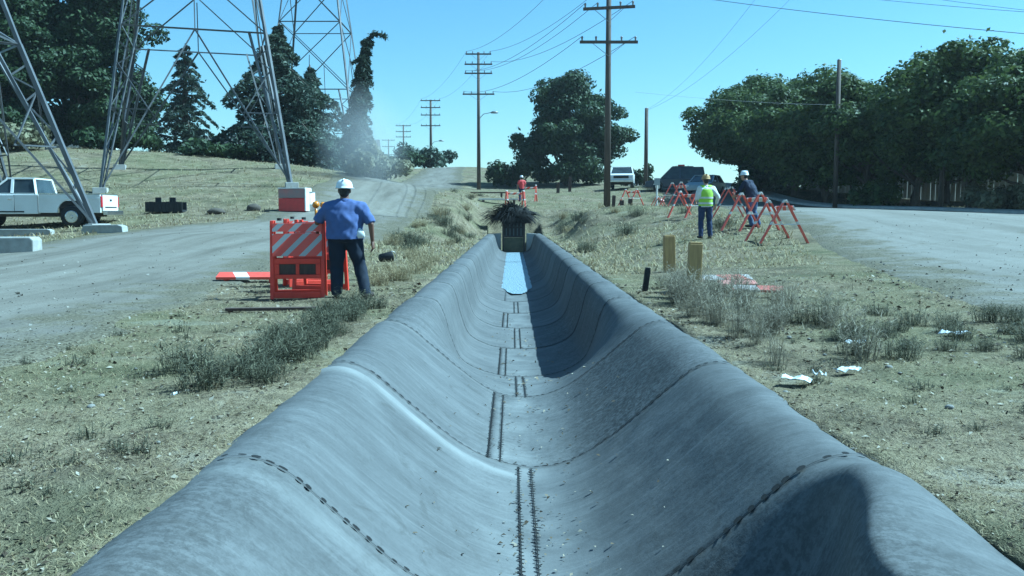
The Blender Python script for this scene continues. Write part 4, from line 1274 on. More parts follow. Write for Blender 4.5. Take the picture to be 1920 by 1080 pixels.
# black heap of brush hung over the gate
m_brush = mat('blackened_brush', (0.012, 0.011, 0.010), (0.006, 0.006, 0.006), 12, 0.95)
r_ = np.random.default_rng(5)
n = 2600
d = r_.normal(0, 1, (n, 3)); d /= np.linalg.norm(d, axis=1)[:, None]; d[:, 2] = np.abs(d[:, 2]) * 1.0 - .28
cen = d * r_.uniform(.25, 1, (n, 1)) ** .5 * np.array([1.25, .7, .85])
hp = thing('brush_heap', 'black bristly heap of brush over the gate at the channel end', 'brush', (FX - .02, FEND + .15, 1.02))
mb = MB()
for q in range(2200):
    a = r_.uniform(0, 2*np.pi); e = r_.uniform(-.55, 1.5); L_ = r_.uniform(.5, 1.2) * (1.15 if math.cos(a) < 0 else 1.0) * (1 + .5 * noise.noise((math.cos(a) * 2, math.sin(a) * 2, e * 2)))
    dd = Vector((math.cos(a)*math.cos(e)*1.1, math.sin(a)*math.cos(e)*.55, math.sin(e)*.62)); s2 = Vector((-math.sin(a), math.cos(a), .4)) * r_.uniform(.01, .022)
    p0 = dd * .2; p1 = dd * L_ * .75 + Vector((0, 0, .06)); p2_ = dd * L_ * 1.05 + Vector((0, 0, -.35 * L_ * r_.uniform(.2, 1)))
    mb.add([p0 - s2*1.5, p0 + s2*1.5, p1 + s2*1.5, p1 - s2*1.5, p2_], [(0, 1, 2, 3), (3, 2, 4)])
me_ = bpy.data.meshes.new('twigs'); me_.from_pydata(mb.v, [], mb.f)
link('twigs', me_, m_brush, hp); hp.scale = (1.3, 1.2, 1.05)
cb = MB().ball((0, 0, .02), .8, .42, .5, 20, 14)
cb.v = [tuple(np.array(v) * (1 + .45 * noise.noise((v[0]*2.6, v[1]*3, v[2]*3.4 + 5)))) for v in cb.v]
cb.build('core', m_brush, hp, True)
# planks across the far end
for py, d_, lb, mm, px0 in ((362, 66, 'dark plank laid across behind the gate', m_dtimber, 915), (374, 58, 'pale plank laid level behind the brush heap', m_owhite, 935)):
    l = on(px0, d_)
    t = thing('plank', lb, 'plank', l + Vector((0, 0, .2)), .05)
    MB().box((0, 0, .1), (2.6, .25, .09)).build('board', mm, t, bevel=.005)
    for s in (-1, 1): MB().box((s*1.0, 0, -.1), (.15, .22, .3)).build('support', m_dtimber, t)

# ------------------------------------------------------------------ vehicles
m_paint = mat('white_truck_paint', (0.80, 0.80, 0.78), (0.68, 0.67, 0.64), 1.4, 0.3)
m_paintd = mat('dark_blue_paint', (0.03, 0.04, 0.07), None, 1.4, 0.3)
m_paintg = mat('silver_grey_paint', (0.32, 0.34, 0.36), None, 1.4, 0.35, 0, .3)
m_glass, nt, b = newmat('vehicle_glass')
b.inputs['Base Color'].default_value = (0.03, 0.04, 0.045, 1); b.inputs['Roughness'].default_value = .06
nt.links.new(ramp(nt, nz(nt, coord(nt), 3), [(0.3, (.025, .03, .035)), (.7, (.05, .06, .065))]), b.inputs['Base Color'])
m_chrome = mat('chrome_trim', (0.5, 0.5, 0.5), None, 5, .25, 0, .9)
m_tail = mat('tail_lamp_red', (0.45, 0.02, 0.03), None, 8, .25)
m_clear = mat('head_lamp', (0.7, 0.7, 0.7), None, 8, .15)
def wheel(parent, x, y, r, w, side):
    wl = MB().lathe_x((x, y, r), r, w).build('wheel', m_black, parent, True)
    k = MB(); k.cyl((x + side*w*.5, y, r), (x + side*(w*.5 + .012), y, r), r*.58, r*.52, 18); k.build('rim', m_chrome, wl)
    MB().cyl((x + side*(w*.5 + .012), y, r), (x + side*(w*.5 + .04), y, r), r*.18, r*.14, 10).build('hub', m_chrome, wl)
def _lathe_x(self, c, r, w, n=22):
    pr = [(-w/2, r*.55), (-w/2, r*.93), (-w*.36, r), (w*.36, r), (w/2, r*.93), (w/2, r*.55)]
    o = []; m = len(pr)
    for a, rr in pr:
        for i in range(n):
            t_ = 2*math.pi*i/n; o.append((c[0] + a, c[1] + math.cos(t_)*rr, c[2] + math.sin(t_)*rr))
    fs = [(j*n+i, j*n+(i+1) % n, (j+1)*n+(i+1) % n, (j+1)*n+i) for j in range(m-1) for i in range(n)] + [tuple(range(n)), tuple(range((m-1)*n, m*n))]
    return self.add(o, fs)
MB.lathe_x = _lathe_x
def arch_poly(y0, y1, zb, top, arches, r):
    """side outline (y, z): bottom edge with wheel arches, then the given top points"""
    pts = [(y0, zb)]
    for c in arches:
        for i in range(11):
            a = math.pi - math.pi * i / 10
            pts.append((c + math.cos(a)*r, max(zb, zb + math.sin(a)*r*1.0)))
    pts.append((y1, zb))
    return pts + top
def pickup(label, loc, rz, paint, scale=1.0, group=None):
    """nose at +y, 5.3 m long"""
    t = thing('pickup_truck', label, 'truck', loc, rz, group); t.scale = (scale,)*3
    W = 1.94; h = W/2
    fa, ra, R_ = 1.72, -1.62, .47
    # cab and bonnet below the belt line
    MB().prism(arch_poly(-.50, 2.62, .48, [(2.66, .62), (2.64, 1.0), (2.5, 1.1), (1.25, 1.17), (-.50, 1.17)], [fa], R_), -h, h, 'x').build('body', paint, t, bevel=.025)
    # bed: two sides, floor, front
    for s in (-1, 1):
        sd = MB().prism(arch_poly(-2.62, -.54, .52, [(-.54, 1.17), (-2.62, 1.17)], [ra], R_), s*h, s*(h - .09), 'x').build('bed_side', paint, t, bevel=.015)
        MB().box((s*(h - .04), -1.58, 1.19), (.1, 2.08, .035)).build('bed_rail', m_chrome, sd)
        MB().box((s*(h + .004), -1.58, 1.02), (.012, 2.08, .035)).build('trim_strip', paint, sd)
    MB().box((0, -1.58, .72), (W - .2, 2.04, .06)).build('bed_floor', m_iron, t)
    MB().box((0, -.57, .95), (W - .2, .05, .44)).build('bed_front', paint, t)
    tg = MB().box((0, -2.645, .87), (W - .3, .05, .58)).build('tailgate', paint, t, bevel=.012)
    MB().box((0, -2.676, .98), (.2, .014, .07)).build('handle', m_black, tg)
    MB().box((0, -2.672, .72), (1.3, .008, .05)).build('trim_strip', m_chrome, tg)
    for s in (-1, 1):
        MB().box((s*(h - .075), -2.63, .92), (.14, .06, .38)).build('tail_light', m_tail, t, bevel=.008)
        MB().box((s*(h - .22), 2.665, .84), (.3, .04, .18)).build('headlight', m_clear, t, bevel=.01)
    MB().box((0, -2.76, .52), (W - .1, .14, .16)).build('rear_bumper', m_chrome, t, bevel=.02)
    MB().box((0, 2.76, .52), (W, .16, .18)).build('front_bumper', m_chrome, t, bevel=.02)
    MB().box((0, 2.672, .84), (1.2, .03, .2)).build('grille', m_black, t)
    # greenhouse
    z0, z1 = 1.175, 1.70
    A_ = [(-h+.05, -.46, z0), (h-.05, -.46, z0), (h-.05, 1.18, z0), (-h+.05, 1.18, z0)]
    B_ = [(-h+.19, -.36, z1), (h-.19, -.36, z1), (h-.19, .55, z1), (-h+.19, .55, z1)]
    gh = MB(); gh.add(A_ + B_, [(0,1,5,4),(1,2,6,5),(2,3,7,6),(3,0,4,7)]); gl = gh.build('window', m_glass, t)
    rf = MB().box((0, .10, z1 + .025), (W - .34, .98, .06)).build('roof', paint, t, bevel=.025)
    pil = [(0, 4), (1, 5), (2, 6), (3, 7)]; al = A_ + B_
    for a, b_ in pil: MB().beam(al[a], al[b_], .075, .06).build('pillar', paint, t)
    for s in (-1, 1):
        MB().beam((s*(h-.045), .35, z0), (s*(h-.19), .35, z1), .09, .05).build('pillar', paint, t)
        MB().beam((s*(h-.04), -.40, z0+.02), (s*(h-.05), 1.15, z0+.02), .05, .05).build('belt_rail', paint, t)
        d_ = MB().box((s*(h + .003), .78, .84), (.01, 1.0, .60)).build('door', paint, t, bevel=.004)
        MB().box((s*(h + .02), .40, 1.0), (.03, .13, .035)).build('handle', m_chrome, d_)
        for yy in (.27, 1.29): MB().box((s*(h + .001), yy, .84), (.006, .014, .62)).build('door_gap', m_black, t)
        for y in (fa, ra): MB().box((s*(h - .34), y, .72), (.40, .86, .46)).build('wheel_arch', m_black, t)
        MB().box((s*(h + .004), 1.0, .56), (.01, 3.0 - .9, .05)).build('sill_trim', m_black, t)
        MB().box((s*(h + .12), 1.12, 1.26), (.14, .06, .18)).build('mirror', m_black, t, bevel=.01)
        for y in (fa, ra): wheel(t, s*(h - .13), y, .385, .24, s)
    MB().box((0, 0, .45), (W - .5, 4.6, .14)).build('chassis', m_iron, t)
    return t
def car(label, loc, rz, paint, suv=False, group=None):
    t = thing('parked_car', label, 'car', loc, rz, group)
    W = 1.82; h = W/2; fa, ra, R_ = 1.38, -1.38, .40
    zr = 1.78 if suv else 1.45
    MB().prism(arch_poly(-2.2, 2.25, .30, [(2.3, .45), (2.27, .72), (1.2, .95), (-2.1, .98), (-2.27, .8), (-2.25, .4)], [ra, fa], R_), -h, h, 'x').build('body', paint, t, bevel=.04)
    y0, y1 = (-2.15, -2.0) if suv else (-1.75, -1.15)
    A_ = [(-h+.05, y0, .96), (h-.05, y0, .96), (h-.05, 1.15, .96), (-h+.05, 1.15, .96)]
    B_ = [(-h+.2, y1, zr), (h-.2, y1, zr), (h-.2, .35, zr), (-h+.2, .35, zr)]
    MB().add(A_ + B_, [(0,1,5,4),(1,2,6,5),(2,3,7,6),(3,0,4,7)]).build('window', m_glass, t)
    MB().box((0, (y1 + .35)/2, zr + .02), (W - .36, .35 - y1 + .08, .06)).build('roof', paint, t, bevel=.025)
    al = A_ + B_
    for a, b_ in ((0,4),(1,5),(2,6),(3,7)): MB().beam(al[a], al[b_], .08, .07).build('pillar', paint, t)
    for s in (-1, 1):
        MB().beam((s*(h-.045), -.3, .96), (s*(h-.2), -.3, zr), .08, .05).build('pillar', paint, t)
        MB().box((s*(h-.22), 2.28, .66), (.3, .04, .13)).build('headlight', m_clear, t)
        MB().box((s*(h-.2), -2.265, .72), (.26, .04, .14)).build('tail_light', m_tail, t)
        MB().box((s*(h+.08), .95, 1.02), (.14, .07, .11)).build('mirror', paint, t)
        for y in (fa, ra): wheel(t, s*(h - .12), y, .33, .22, s)
    for y in (2.3, -2.3): MB().box((0, y, .42), (W - .1, .1, .18)).build('bumper', paint, t, bevel=.02)
    return t
lc = on(64, 36.5, -.02)
pickup('white pickup truck parked on the left behind the nearest pylon leg', lc, math.pi/2 + .12, m_paint, 1.13)
pickup('distant white pickup truck nose on beside the near utility pole', on(1166, 74, -.02), math.pi - .16, m_paint)
s_ = car('distant dark car with roof rack parked right of the bare post', on(1266, 69, -.02), math.pi/2 - .15, m_paintd, True)
for yy in (-.9, .0): MB().box((0, yy, 1.9), (1.5, .05, .05)).build('roof_rack', m_black, s_)
for xx in (-.6, .6): MB().box((xx, -.5, 1.86), (.05, 1.6, .06)).build('rack_rail', m_black, s_)
MB().box((0, -.4, 1.97), (.9, .5, .1)).build('roof_box', m_tail, s_, bevel=.01)
car('silver grey car parked behind the lime-vest worker', on(1322, 66, -.02), math.pi - .5, m_paintg)

# ------------------------------------------------------------------ blocks, crates, boxes on the left
m_block = mat('old_concrete_block', (0.46, 0.45, 0.41), (0.30, 0.29, 0.26), 4, .92, .35)
def block(label, px, d, s, rz=0, name='concrete_block', z=0, material=None):
    o = MB().box((0, 0, s[2]/2 - .05), s).build(name, material or m_block, None, bevel=min(s)*.08)
    o.location = on(px, d, z); o.rotation_euler = (0, 0, rz)
    return tag(o, label, 'block')
def notched(label, px, d):
    l = on(px, d)
    o = MB().prism([(-.55,-.05),(.5,-.05),(.55,.05),(.55,.34),(.48,.42),(-.5,.42),(-.55,.36)], -.3, .3).build('concrete_block', m_block, None, bevel=.03)
    o.location = l; o.rotation_euler = (0, 0, .12); return tag(o, label, 'block')
notched('grey concrete block on the dirt at the left picture edge', 26, 23.0)
o = MB().prism([(-1.05,-.1),(1.0,-.1),(1.05,.0),(1.02,.2),(.9,.24),(-1.0,.24),(-1.06,.1)], -.16, .16).build('wheel_stop', m_block, None, bevel=.02)
o.location = on(45, 33.0); tag(o, 'long low concrete wheel stop in front of the white pickup', 'wheel stop')
o = MB().prism([(-.78,-.1),(.76,-.1),(.8,.05),(.78,.26),(.6,.32),(-.72,.3),(-.8,.1)], -.2, .2).build('concrete_block', m_block, None, bevel=.03)
o.location = on(195, 32.6); o.rotation_euler = (0,0,-.1); tag(o, 'pale low concrete slab at the foot of the nearest pylon leg', 'block')
cr = thing('slatted_crate', 'black slatted crate with upright posts at the foot of the bank', 'crate', on(312, 40.5), .1)
for i in range(9): MB().box((-.72 + .18*i, -.4, .24), (.165, .05, .44 + .03*(i % 2))).build('slat', m_black, cr)
for i in range(9): MB().box((-.72 + .18*i, .4, .24), (.165, .05, .44)).build('slat', m_black, cr)
MB().box((0, 0, .06), (1.62, .74, .1)).build('base', m_black, cr)
for x_ in (-.42, -.3, .2, .34): MB().box((x_, .1, .42), (.13, .09, .5)).build('upright', m_black, cr)
bx = thing('equipment_box', 'red and white equipment box standing below the bank behind the worker in blue', 'box', on(557, 41.0), -.12)
MB().box((-.1, 0, .30), (1.25, .8, .6)).build('lower_case', m_tail, bx, bevel=.02)
MB().box((-.1, 0, .815), (1.25, .8, .41)).build('upper_case', mat('faded_red', (.38, .16, .14), (.22, .2, .19), 2, .7), bx, bevel=.02)
MB().box((-.1, 0, 1.05), (1.3, .85, .05)).build('lid', m_owhite, bx, bevel=.01)
MB().box((.555, -.02, .52), (.05, .84, 1.0)).build('end_panel', m_owhite, bx)
dm = thing('white_drum', 'white drum standing right beside the red box', 'drum', on(583, 41.2), 0)
MB().loft([((0,0,0), .2, .2), ((0,0,.3), .2, .2), ((0,0,.31), .215, .215), ((0,0,.35), .215, .215), ((0,0,.36), .2, .2), ((0,0,.88), .2, .2)], 18).build('shell', m_owhite, dm, True)
MB().cyl((0,0,.88), (0,0,.91), .21, .21, 18).build('lid', m_paintg, dm)
bk = thing('black_bucket', 'black bucket lying on the grass right of the worker in blue', 'bucket', on(722, 21.5, .11), .5)
bk.rotation_euler = (0, 1.45, .5)
MB().loft([((0,0,-.15), .10, .10), ((0,0,.14), .13, .13), ((0,0,.16), .14, .14)], 16).build('pail', m_black, bk, True)
MB().tube([(.13*math.cos(a), .02, .16 + .13*math.sin(a)) for a in np.linspace(0, math.pi, 9)], .006, 5).build('handle', m_galv, bk)
def mound(label, px, d, s, material, name='earth_clod'):
    r2 = random.Random(px); mb = MB().ball((0,0,0), s[0], s[1], s[2], 14, 9)
    mb.v = [tuple(np.array(v) * (1 + .28 * noise.noise((v[0]*3/s[0] + px, v[1]*3/s[1], v[2]*3/s[2])))) for v in mb.v]
    o = mb.build(name, material, None, True); o.location = on(px, d, s[2]*.3); return tag(o, label, 'clod')
m_clod = mat('dark_clod', (0.08, 0.066, 0.05), None, 5, .95, .5)
mound('small dark clod at the foot of the bank right of the crate', 405, 40, (.42, .3, .16), m_clod)
mound('dark clod at the foot of the bank left of the red box', 476, 41, (.32, .3, .22), m_clod)

# ------------------------------------------------------------------ sign post, fence, house
sp_ = thing('sign_post', 'thin white marker post with small sign left of the dark car', 'sign', on(1231, 58))
MB().cyl((0,0,-.3), (0,0,1.5), .06, .06, 8).build('post', m_owhite, sp_)
MB().box((0, -.07, 1.72), (.38, .03, .46)).build('sign_plate', m_paintg, sp_, bevel=.01)
m_plank = mat('fence_boards', (0.68, 0.65, 0.6), (0.52, 0.5, 0.45), 2, .9, .3, stretch=(5, 5, .5))
def fence(label, p0, p1, h, w=.32):
    a = Vector(p0); b_ = Vector(p1); L = (b_ - a).length; ang = math.atan2(b_.y - a.y, b_.x - a.x)
    t = thing('plank_fence', label, 'fence', (a.x, a.y, 0), ang)
    n = int(L / w); pm = None
    for i in range(n):
        x = (i + .5) * w; wp = a.lerp(b_, (i + .5) / n); z = G(wp.x, wp.y)
        o = MB().box((0, 0, h/2), (w - .03, .03, h)).build('plank', m_plank, t) if pm is None else link('plank', pm, None, t)
        pm = pm or o.data
        o.location = (x, random.uniform(-.008, .008), z + random.uniform(-.05, .05))
    for i in range(0, n + 1, 8):
        x = i * w; wp = a.lerp(b_, i / n); MB().box((x, .1, G(wp.x, wp.y) + h/2), (.12, .12, h + .1)).build('fence_post', m_dtimber, t)
    return t
fence('grey plank fence showing beneath the right-hand trees', on(1500, 72), on(2010, 49), 2.05, .42)
def house(label, loc, rz, w, d, h, wallm, roofm):
    t = thing('house', label, 'house', loc, rz)
    MB().box((0, 0, h/2 - .3), (w, d, h + .6)).build('wall', wallm, t)
    rf = MB().prism([(-d/2 - .4, h), (d/2 + .4, h), (0, h + 1.5)], -w/2 - .4, w/2 + .4, 'x').build('roof', roofm, t)
    MB().box((w*.3, .4, h + 1.35), (.6, .6, 1.0)).build('chimney', m_clod, rf)
    for x in (-w*.3, w*.05, w*.34):
        wd = MB().box((x, -d/2 - .02, h*.55), (1.3, .08, 1.1)).build('window', m_owhite, t)
        MB().box((x, -d/2 - .07, h*.55), (1.1, .04, .9)).build('pane', m_glass, wd)
    MB().box((-w*.12, -d/2 - .03, 1.0), (.9, .08, 2.0)).build('door', m_dtimber, t)
    return t
m_wallw = mat('white_stucco', (.62, .62, .58), None, 2, .9)
m_roof = mat('grey_shingles', (.13, .12, .11), None, 4, .9, .3)
house('pale low house glimpsed behind the massive evergreen on the left', on(120, 92), .1, 11, 7, 2.7, m_wallw, m_roof)
house('pale house glimpsed under the cedars behind the middle pylon', on(450, 104), -.1, 9, 7, 2.6, m_wallw, m_roof)
house('pale house glimpsed behind the hooked conifer', on(640, 112), .1, 9, 6, 2.6, m_wallw, m_roof)

# ------------------------------------------------------------------ litter and stones on the right bank
m_paper = mat('white_litter', (.74, .75, .74), None, 8, .7)
def litter(label, px, d, s, seed):
    rr = random.Random(seed); mb = MB(); n, m = 7, 5
    mb.v = [((i/(n-1)-.5)*s[0], (j/(m-1)-.5)*s[1], rr.uniform(.0, s[2]) + .5*s[2]*math.sin(i*1.7+seed)) for i in range(n) for j in range(m)]
    mb.f = [(i*m+j, (i+1)*m+j, (i+1)*m+j+1, i*m+j+1) for i in range(n-1) for j in range(m-1)]
    o = mb.build('litter', m_paper, None); o.location = on(px, d, .03); o.rotation_euler = (0, 0, rr.uniform(-.5, .5))
    md = o.modifiers.new('t', 'SOLIDIFY'); md.thickness = .004
    return tag(o, label, 'litter')
litter('crumpled white litter nearest the channel rim on the right', 1503, 6.45, (.20, .13, .025), 1)
litter('small white litter scrap between two larger scraps on the right', 1545, 6.62, (.10, .07, .03), 2)
litter('flat white litter scrap right of the other two', 1598, 6.85, (.20, .10, .016), 3)
litter('tiny white scrap on the left turf', 316, 5.9, (.035, .03, .015), 4)
litter('pale scrap on the right bank beside the tall weeds', 1612, 8.2, (.17, .12, .03), 5)
litter('pale wide scrap on the right among brown tussocks', 1800, 8.7, (.26, .16, .03), 6)
m_stone = mat('pale_stone', (.25, .235, .205), (.15, .14, .12), 9, .9, .4)
st0 = None
for i in range(26):
    px, d = random.uniform(1450, 1915), random.uniform(4.2, 9.5)
    if i > 15: px, d = random.uniform(20, 420), random.uniform(4.5, 8)
    s = random.uniform(.012, .034)
    if st0 is None:
        mb = MB().ball((0,0,0), 1, .8, .6, 10, 7); mb.v = [tuple(np.array(v) * (1 + .3 * noise.noise((v[0]*1.7, v[1]*1.7, v[2]*1.7)))) for v in mb.v]
        st0 = mb.build('stone', m_stone, None, True); o = st0
    else:
        o = st0.copy(); col.objects.link(o)
    o.location = on(px, d, s*.2); o.scale = (s,)*3; o.rotation_euler = (0, 0, i)
    tag(o, 'small pale stone lying on the right bank' if i <= 15 else 'small pale stone lying on the left turf', 'stone', 'stones on the right bank' if i <= 15 else 'stones on the left turf')
# ------------------------------------------------------------------ dry grass and weeds
def strawmat(name, stops, trans=.2):
    m, nt, b = newmat(name)
    b.inputs['Roughness'].default_value = .8; b.inputs['Specular IOR Level'].default_value = .15
    geo = nt.nodes.new('ShaderNodeNewGeometry')
    f = math_(nt, 'ADD', math_(nt, 'MULTIPLY', geo.outputs['Random Per Island'], .55), math_(nt, 'MULTIPLY', nz(nt, coord(nt), 1.3, 4, .6), .55))
    c = ramp(nt, f, stops); nt.links.new(c, b.inputs['Base Color'])
    tr = nt.nodes.new('ShaderNodeBsdfTranslucent'); nt.links.new(c, tr.inputs['Color'])
    ms = nt.nodes.new('ShaderNodeMixShader'); ms.inputs[0].default_value = trans
    nt.links.new(b.outputs[0], ms.inputs[1]); nt.links.new(tr.outputs[0], ms.inputs[2])
    nt.links.new(ms.outputs[0], nt.nodes['Material Output'].inputs['Surface'])
    return m
m_straw = strawmat('dry_turf_blades', [(.2, (.18, .14, .07)), (.45, (.38, .31, .17)), (.7, (.50, .43, .26)), (.95, (.27, .26, .12))])
m_weed = strawmat('dry_weed_stalks', [(.2, (.10, .085, .06)), (.5, (.23, .205, .145)), (.8, (.37, .335, .24))])
m_weedg = strawmat('grey_weed_stalks', [(.2, (.045, .045, .03)), (.5, (.10, .10, .065)), (.8, (.20, .19, .12))])

def blades(name, x, y, z, ln, wd, flat, seed):
    """one bent two-face blade per root"""
    r = np.random.default_rng(seed); n = len(x)
    az = r.uniform(0, 2*np.pi, n); el = r.uniform(flat[0], flat[1], n)
    d = np.stack([np.cos(az)*np.cos(el), np.sin(az)*np.cos(el), np.sin(el)], 1)
    az2 = az + r.normal(0, .5, n); el2 = el - r.uniform(.1, .7, n)
    d2 = np.stack([np.cos(az2)*np.cos(el2), np.sin(az2)*np.cos(el2), np.sin(el2)], 1)
    s = np.stack([-np.sin(az), np.cos(az), np.zeros(n)], 1)
    root = np.stack([x, y, z - .004], 1); L = ln[:, None]; W = wd[:, None]
    mid = root + d * L * .55; tip = mid + d2 * L * .45
    v = np.stack([root - s*W/2, root + s*W/2, mid + s*W*.4, mid - s*W*.4, tip], 1).reshape(-1, 3)
    idx = (np.arange(n)*5)[:, None] + np.array([0, 1, 2, 3, 3, 2, 4])
    me = bpy.data.meshes.new(name)
    me.vertices.add(5*n); me.vertices.foreach_set('co', v.ravel())
    me.loops.add(7*n); me.loops.foreach_set('vertex_index', idx.ravel())
    me.polygons.add(2*n)
    ls = (np.arange(n)*7)[:, None] + np.array([0, 4]); me.polygons.foreach_set('loop_start', ls.ravel())
    me.polygons.foreach_set('loop_total', np.tile([4, 3], n))
    me.update(); me.validate(); return me

def surf_z(x, y):
    """height of the built ground sheet (bilinear in its grid)"""
    i = np.clip(np.searchsorted(gx, x) - 1, 0, nxg - 2); j = np.clip(np.searchsorted(gy, y) - 1, 0, nyg - 2)
    u = (x - gx[i]) / (gx[i+1] - gx[i]); w_ = (y - gy[j]) / (gy[j+1] - gy[j])
    return Z[j, i]*(1-u)*(1-w_) + Z[j, i+1]*u*(1-w_) + Z[j+1, i]*(1-u)*w_ + Z[j+1, i+1]*u*w_
def scatter(n, x0, x1, y0, y1, seed, clump=.5):
    r = np.random.default_rng(seed)
    y = 1.0 / r.uniform(1.0/y1, 1.0/y0, n)              # thinner with distance
    x = r.uniform(x0, x1, n)
    k = (np.abs(x - FX) > 1.6) | (y > FEND + 1.5)
    k &= ~((x < LRX(y) - r.exponential(.35, n) * (y < 18)) & (x > LLX(y)))
    k &= ~((x > RLX(y) + r.exponential(.5, n) * (y < 18) - .35 * (y > 18)) & (x < KX(y) + 1.6))
    k &= np.abs(x) < y * .64 + 1.5
    x, y = x[k], y[k]
    f = np.array([noise.noise((a*1.1, b_*1.1, 3.3)) + .6*noise.noise((a*3.7, b_*3.7, 8.3)) for a, b_ in zip(x, y)])
    k = r.uniform(0, 1, len(x)) < .62 + clump * f
    return x[k], y[k], r
def turf(name, label, n, x0, x1, y0, y1, ln, wd, flat, seed, material):
    x, y, r = scatter(n, x0, x1, y0, y1, seed)
    g = np.clip(y / 7.0, .8, 4.0)
    l = r.uniform(*ln, len(x)) * g ** .6; w_ = r.uniform(*wd, len(x)) * g
    o = link(name, blades(name, x, y, surf_z(x, y), l, w_, flat, seed), material)
    return tag(o, label, 'grass', kind='stuff')
turf('dry_turf', 'short dry straw-coloured turf on the left bank of the channel', 150000, -9, -1.4, 2.2, 20, (.025, .075), (.003, .006), (.05, .8), 11, m_straw)
turf('dry_turf', 'short dry straw-coloured turf on the right bank of the channel', 150000, 1.6, 9, 2.2, 20, (.025, .075), (.003, .006), (.05, .8), 12, m_straw)
turf('dry_grass', 'dry grass over the banks and slopes farther off', 130000, -46, 26, 18, 75, (.04, .12), (.006, .012), (.15, 1.1), 13, m_straw)

# fallen leaves and bits of dead turf
m_lit = strawmat('leaf_litter', [(.2, (.03, .025, .018)), (.42, (.08, .062, .04)), (.6, (.2, .16, .1)), (.9, (.5, .46, .36))], .1)
for seed, x0, x1, lb in ((21, -6, -1.5, 'scattered dead leaves and clods over the left turf'), (22, 1.7, 7, 'scattered dead leaves and clods over the right turf')):
    x, y, r = scatter(16000, x0, x1, 2.2, 16, seed, .9)
    c = np.stack([x, y, surf_z(x, y) + .008], 1)
    sz = r.uniform(.008, .026, len(x)) * np.clip(y / 7, .7, 2.2)
    me = leaf_mesh('leaf_litter', c, np.tile((0, 0, 1.6), (len(x), 1)), 1.0, seed, .55, .5)
    co = np.empty(len(me.vertices) * 3); me.vertices.foreach_get('co', co); co = co.reshape(-1, 4, 3)
    co = c[:, None, :] + (co - c[:, None, :]) * sz[:, None, None]
    me.vertices.foreach_set('co', co.ravel()); me.update()
    tag(link('leaf_litter', me, m_lit), lb, 'leaves', kind='stuff')

x, y, z_ = CH
c = np.stack([x, y, z_], 1); r = np.random.default_rng(78); sz = r.uniform(.007, .024, len(x)) * np.clip(y / 8, .8, 1.6)
me = leaf_mesh('leaf_litter', c, np.tile((0, 0, 1.6), (len(x), 1)), 1.0, 78, .55, .5)
co = np.empty(len(me.vertices) * 3); me.vertices.foreach_get('co', co); co = co.reshape(-1, 4, 3)
me.vertices.foreach_set('co', (c[:, None, :] + (co - c[:, None, :]) * sz[:, None, None]).ravel()); me.update()
tag(link('leaf_litter', me, m_lit), 'dead leaves and grit blown along the channel floor', 'leaves', kind='stuff')
# loose gravel on the two roads
m_grav = strawmat('gravel_bits', [(.2, (.10, .09, .075)), (.5, (.24, .22, .18)), (.9, (.42, .40, .35))], .0)
for seed, lf, rf, lb in ((31, lambda y: np.maximum(LLX(y), -y * .62), LRX, 'loose gravel strewn over the left dirt road'), (32, RLX, lambda y: np.minimum(KX(y), y * .62), 'loose gravel strewn over the right-hand road')):
    r = np.random.default_rng(seed); y = 1 / r.uniform(1/45, 1/6.0, 3000); a, c_ = lf(y), rf(y)
    x = a + (c_ - a) * r.uniform(0, 1, len(y)); k = c_ > a + .1; x, y = x[k], y[k]
    c = np.stack([x, y, Gv(x, y) + .034], 1)
    sz = r.gamma(1.6, .0045, len(x)) * np.clip(y / 11, .7, 1.6)
    me = leaf_mesh('gravel', c, np.tile((0, 0, 1.2), (len(x), 1)), 1.0, seed, .7, .8)
    co = np.empty(len(me.vertices) * 3); me.vertices.foreach_get('co', co); co = co.reshape(-1, 4, 3)
    co = c[:, None, :] + (co - c[:, None, :]) * sz[:, None, None]
    me.vertices.foreach_set('co', co.ravel()); me.update()
    tag(link('gravel', me, m_grav), lb, 'gravel', kind='stuff')

def weed(seed, n, h, spread, bushy):
    """clump of thin forked stalks"""
    r = random.Random(seed); mb = MB()
    for i in range(n):
        a = r.uniform(0, 6.28); rad = r.uniform(0, spread*.35); hh = h * r.uniform(.4, 1.0); ln = r.uniform(.05, .55)
        p0 = Vector((math.cos(a)*rad, math.sin(a)*rad, -.03)); a2 = a + r.uniform(-.8, .8)
        p1 = p0 + Vector((math.cos(a2)*ln*hh*.4, math.sin(a2)*ln*hh*.4, hh*.55)); p2 = p1 + Vector((math.cos(a2)*ln*hh*.6, math.sin(a2)*ln*hh*.6, hh*.45))
        w = r.uniform(.0018, .004); s = Vector((-math.sin(a2), math.cos(a2), 0)) * w
        mb.add([p0 - s, p0 + s, p1 + s*.8, p1 - s*.8, p2], [(0, 1, 2, 3), (3, 2, 4)])
        for k in range(bushy):
            q = p0.lerp(p1, r.uniform(.4, 1)) if r.random() < .4 else p1.lerp(p2, r.random()); a3 = r.uniform(0, 6.28); L_ = hh * r.uniform(.08, .26)
            e = q + Vector((math.cos(a3)*L_, math.sin(a3)*L_, L_*r.uniform(-.1, .9))); s2 = Vector((-math.sin(a3), math.cos(a3), .3)) * r.uniform(.0018, .005)
            mb.add([q - s2, q + s2, e + s2*.4, e - s2*.4], [(0, 1, 2, 3)])
    me = bpy.data.meshes.new('stalks'); me.from_pydata(mb.v, [], mb.f); return me
W_tall = [weed(100 + i, 60, .62, .5, 7) for i in range(3)]
W_low = [weed(110 + i, 110, .26, .55, 8) for i in range(3)]
def put(me, material, x, y, s, label, group, k):
    t = thing('dry_weed', label, 'weed', (x, y, float(surf_z(np.array([x]), np.array([y]))[0])), random.uniform(0, 6), group)
    t.scale = (s, s, s * random.uniform(.8, 1.2)); me2 = me
    link('stalks', me2, material, t); return t
rw = random.Random(3)
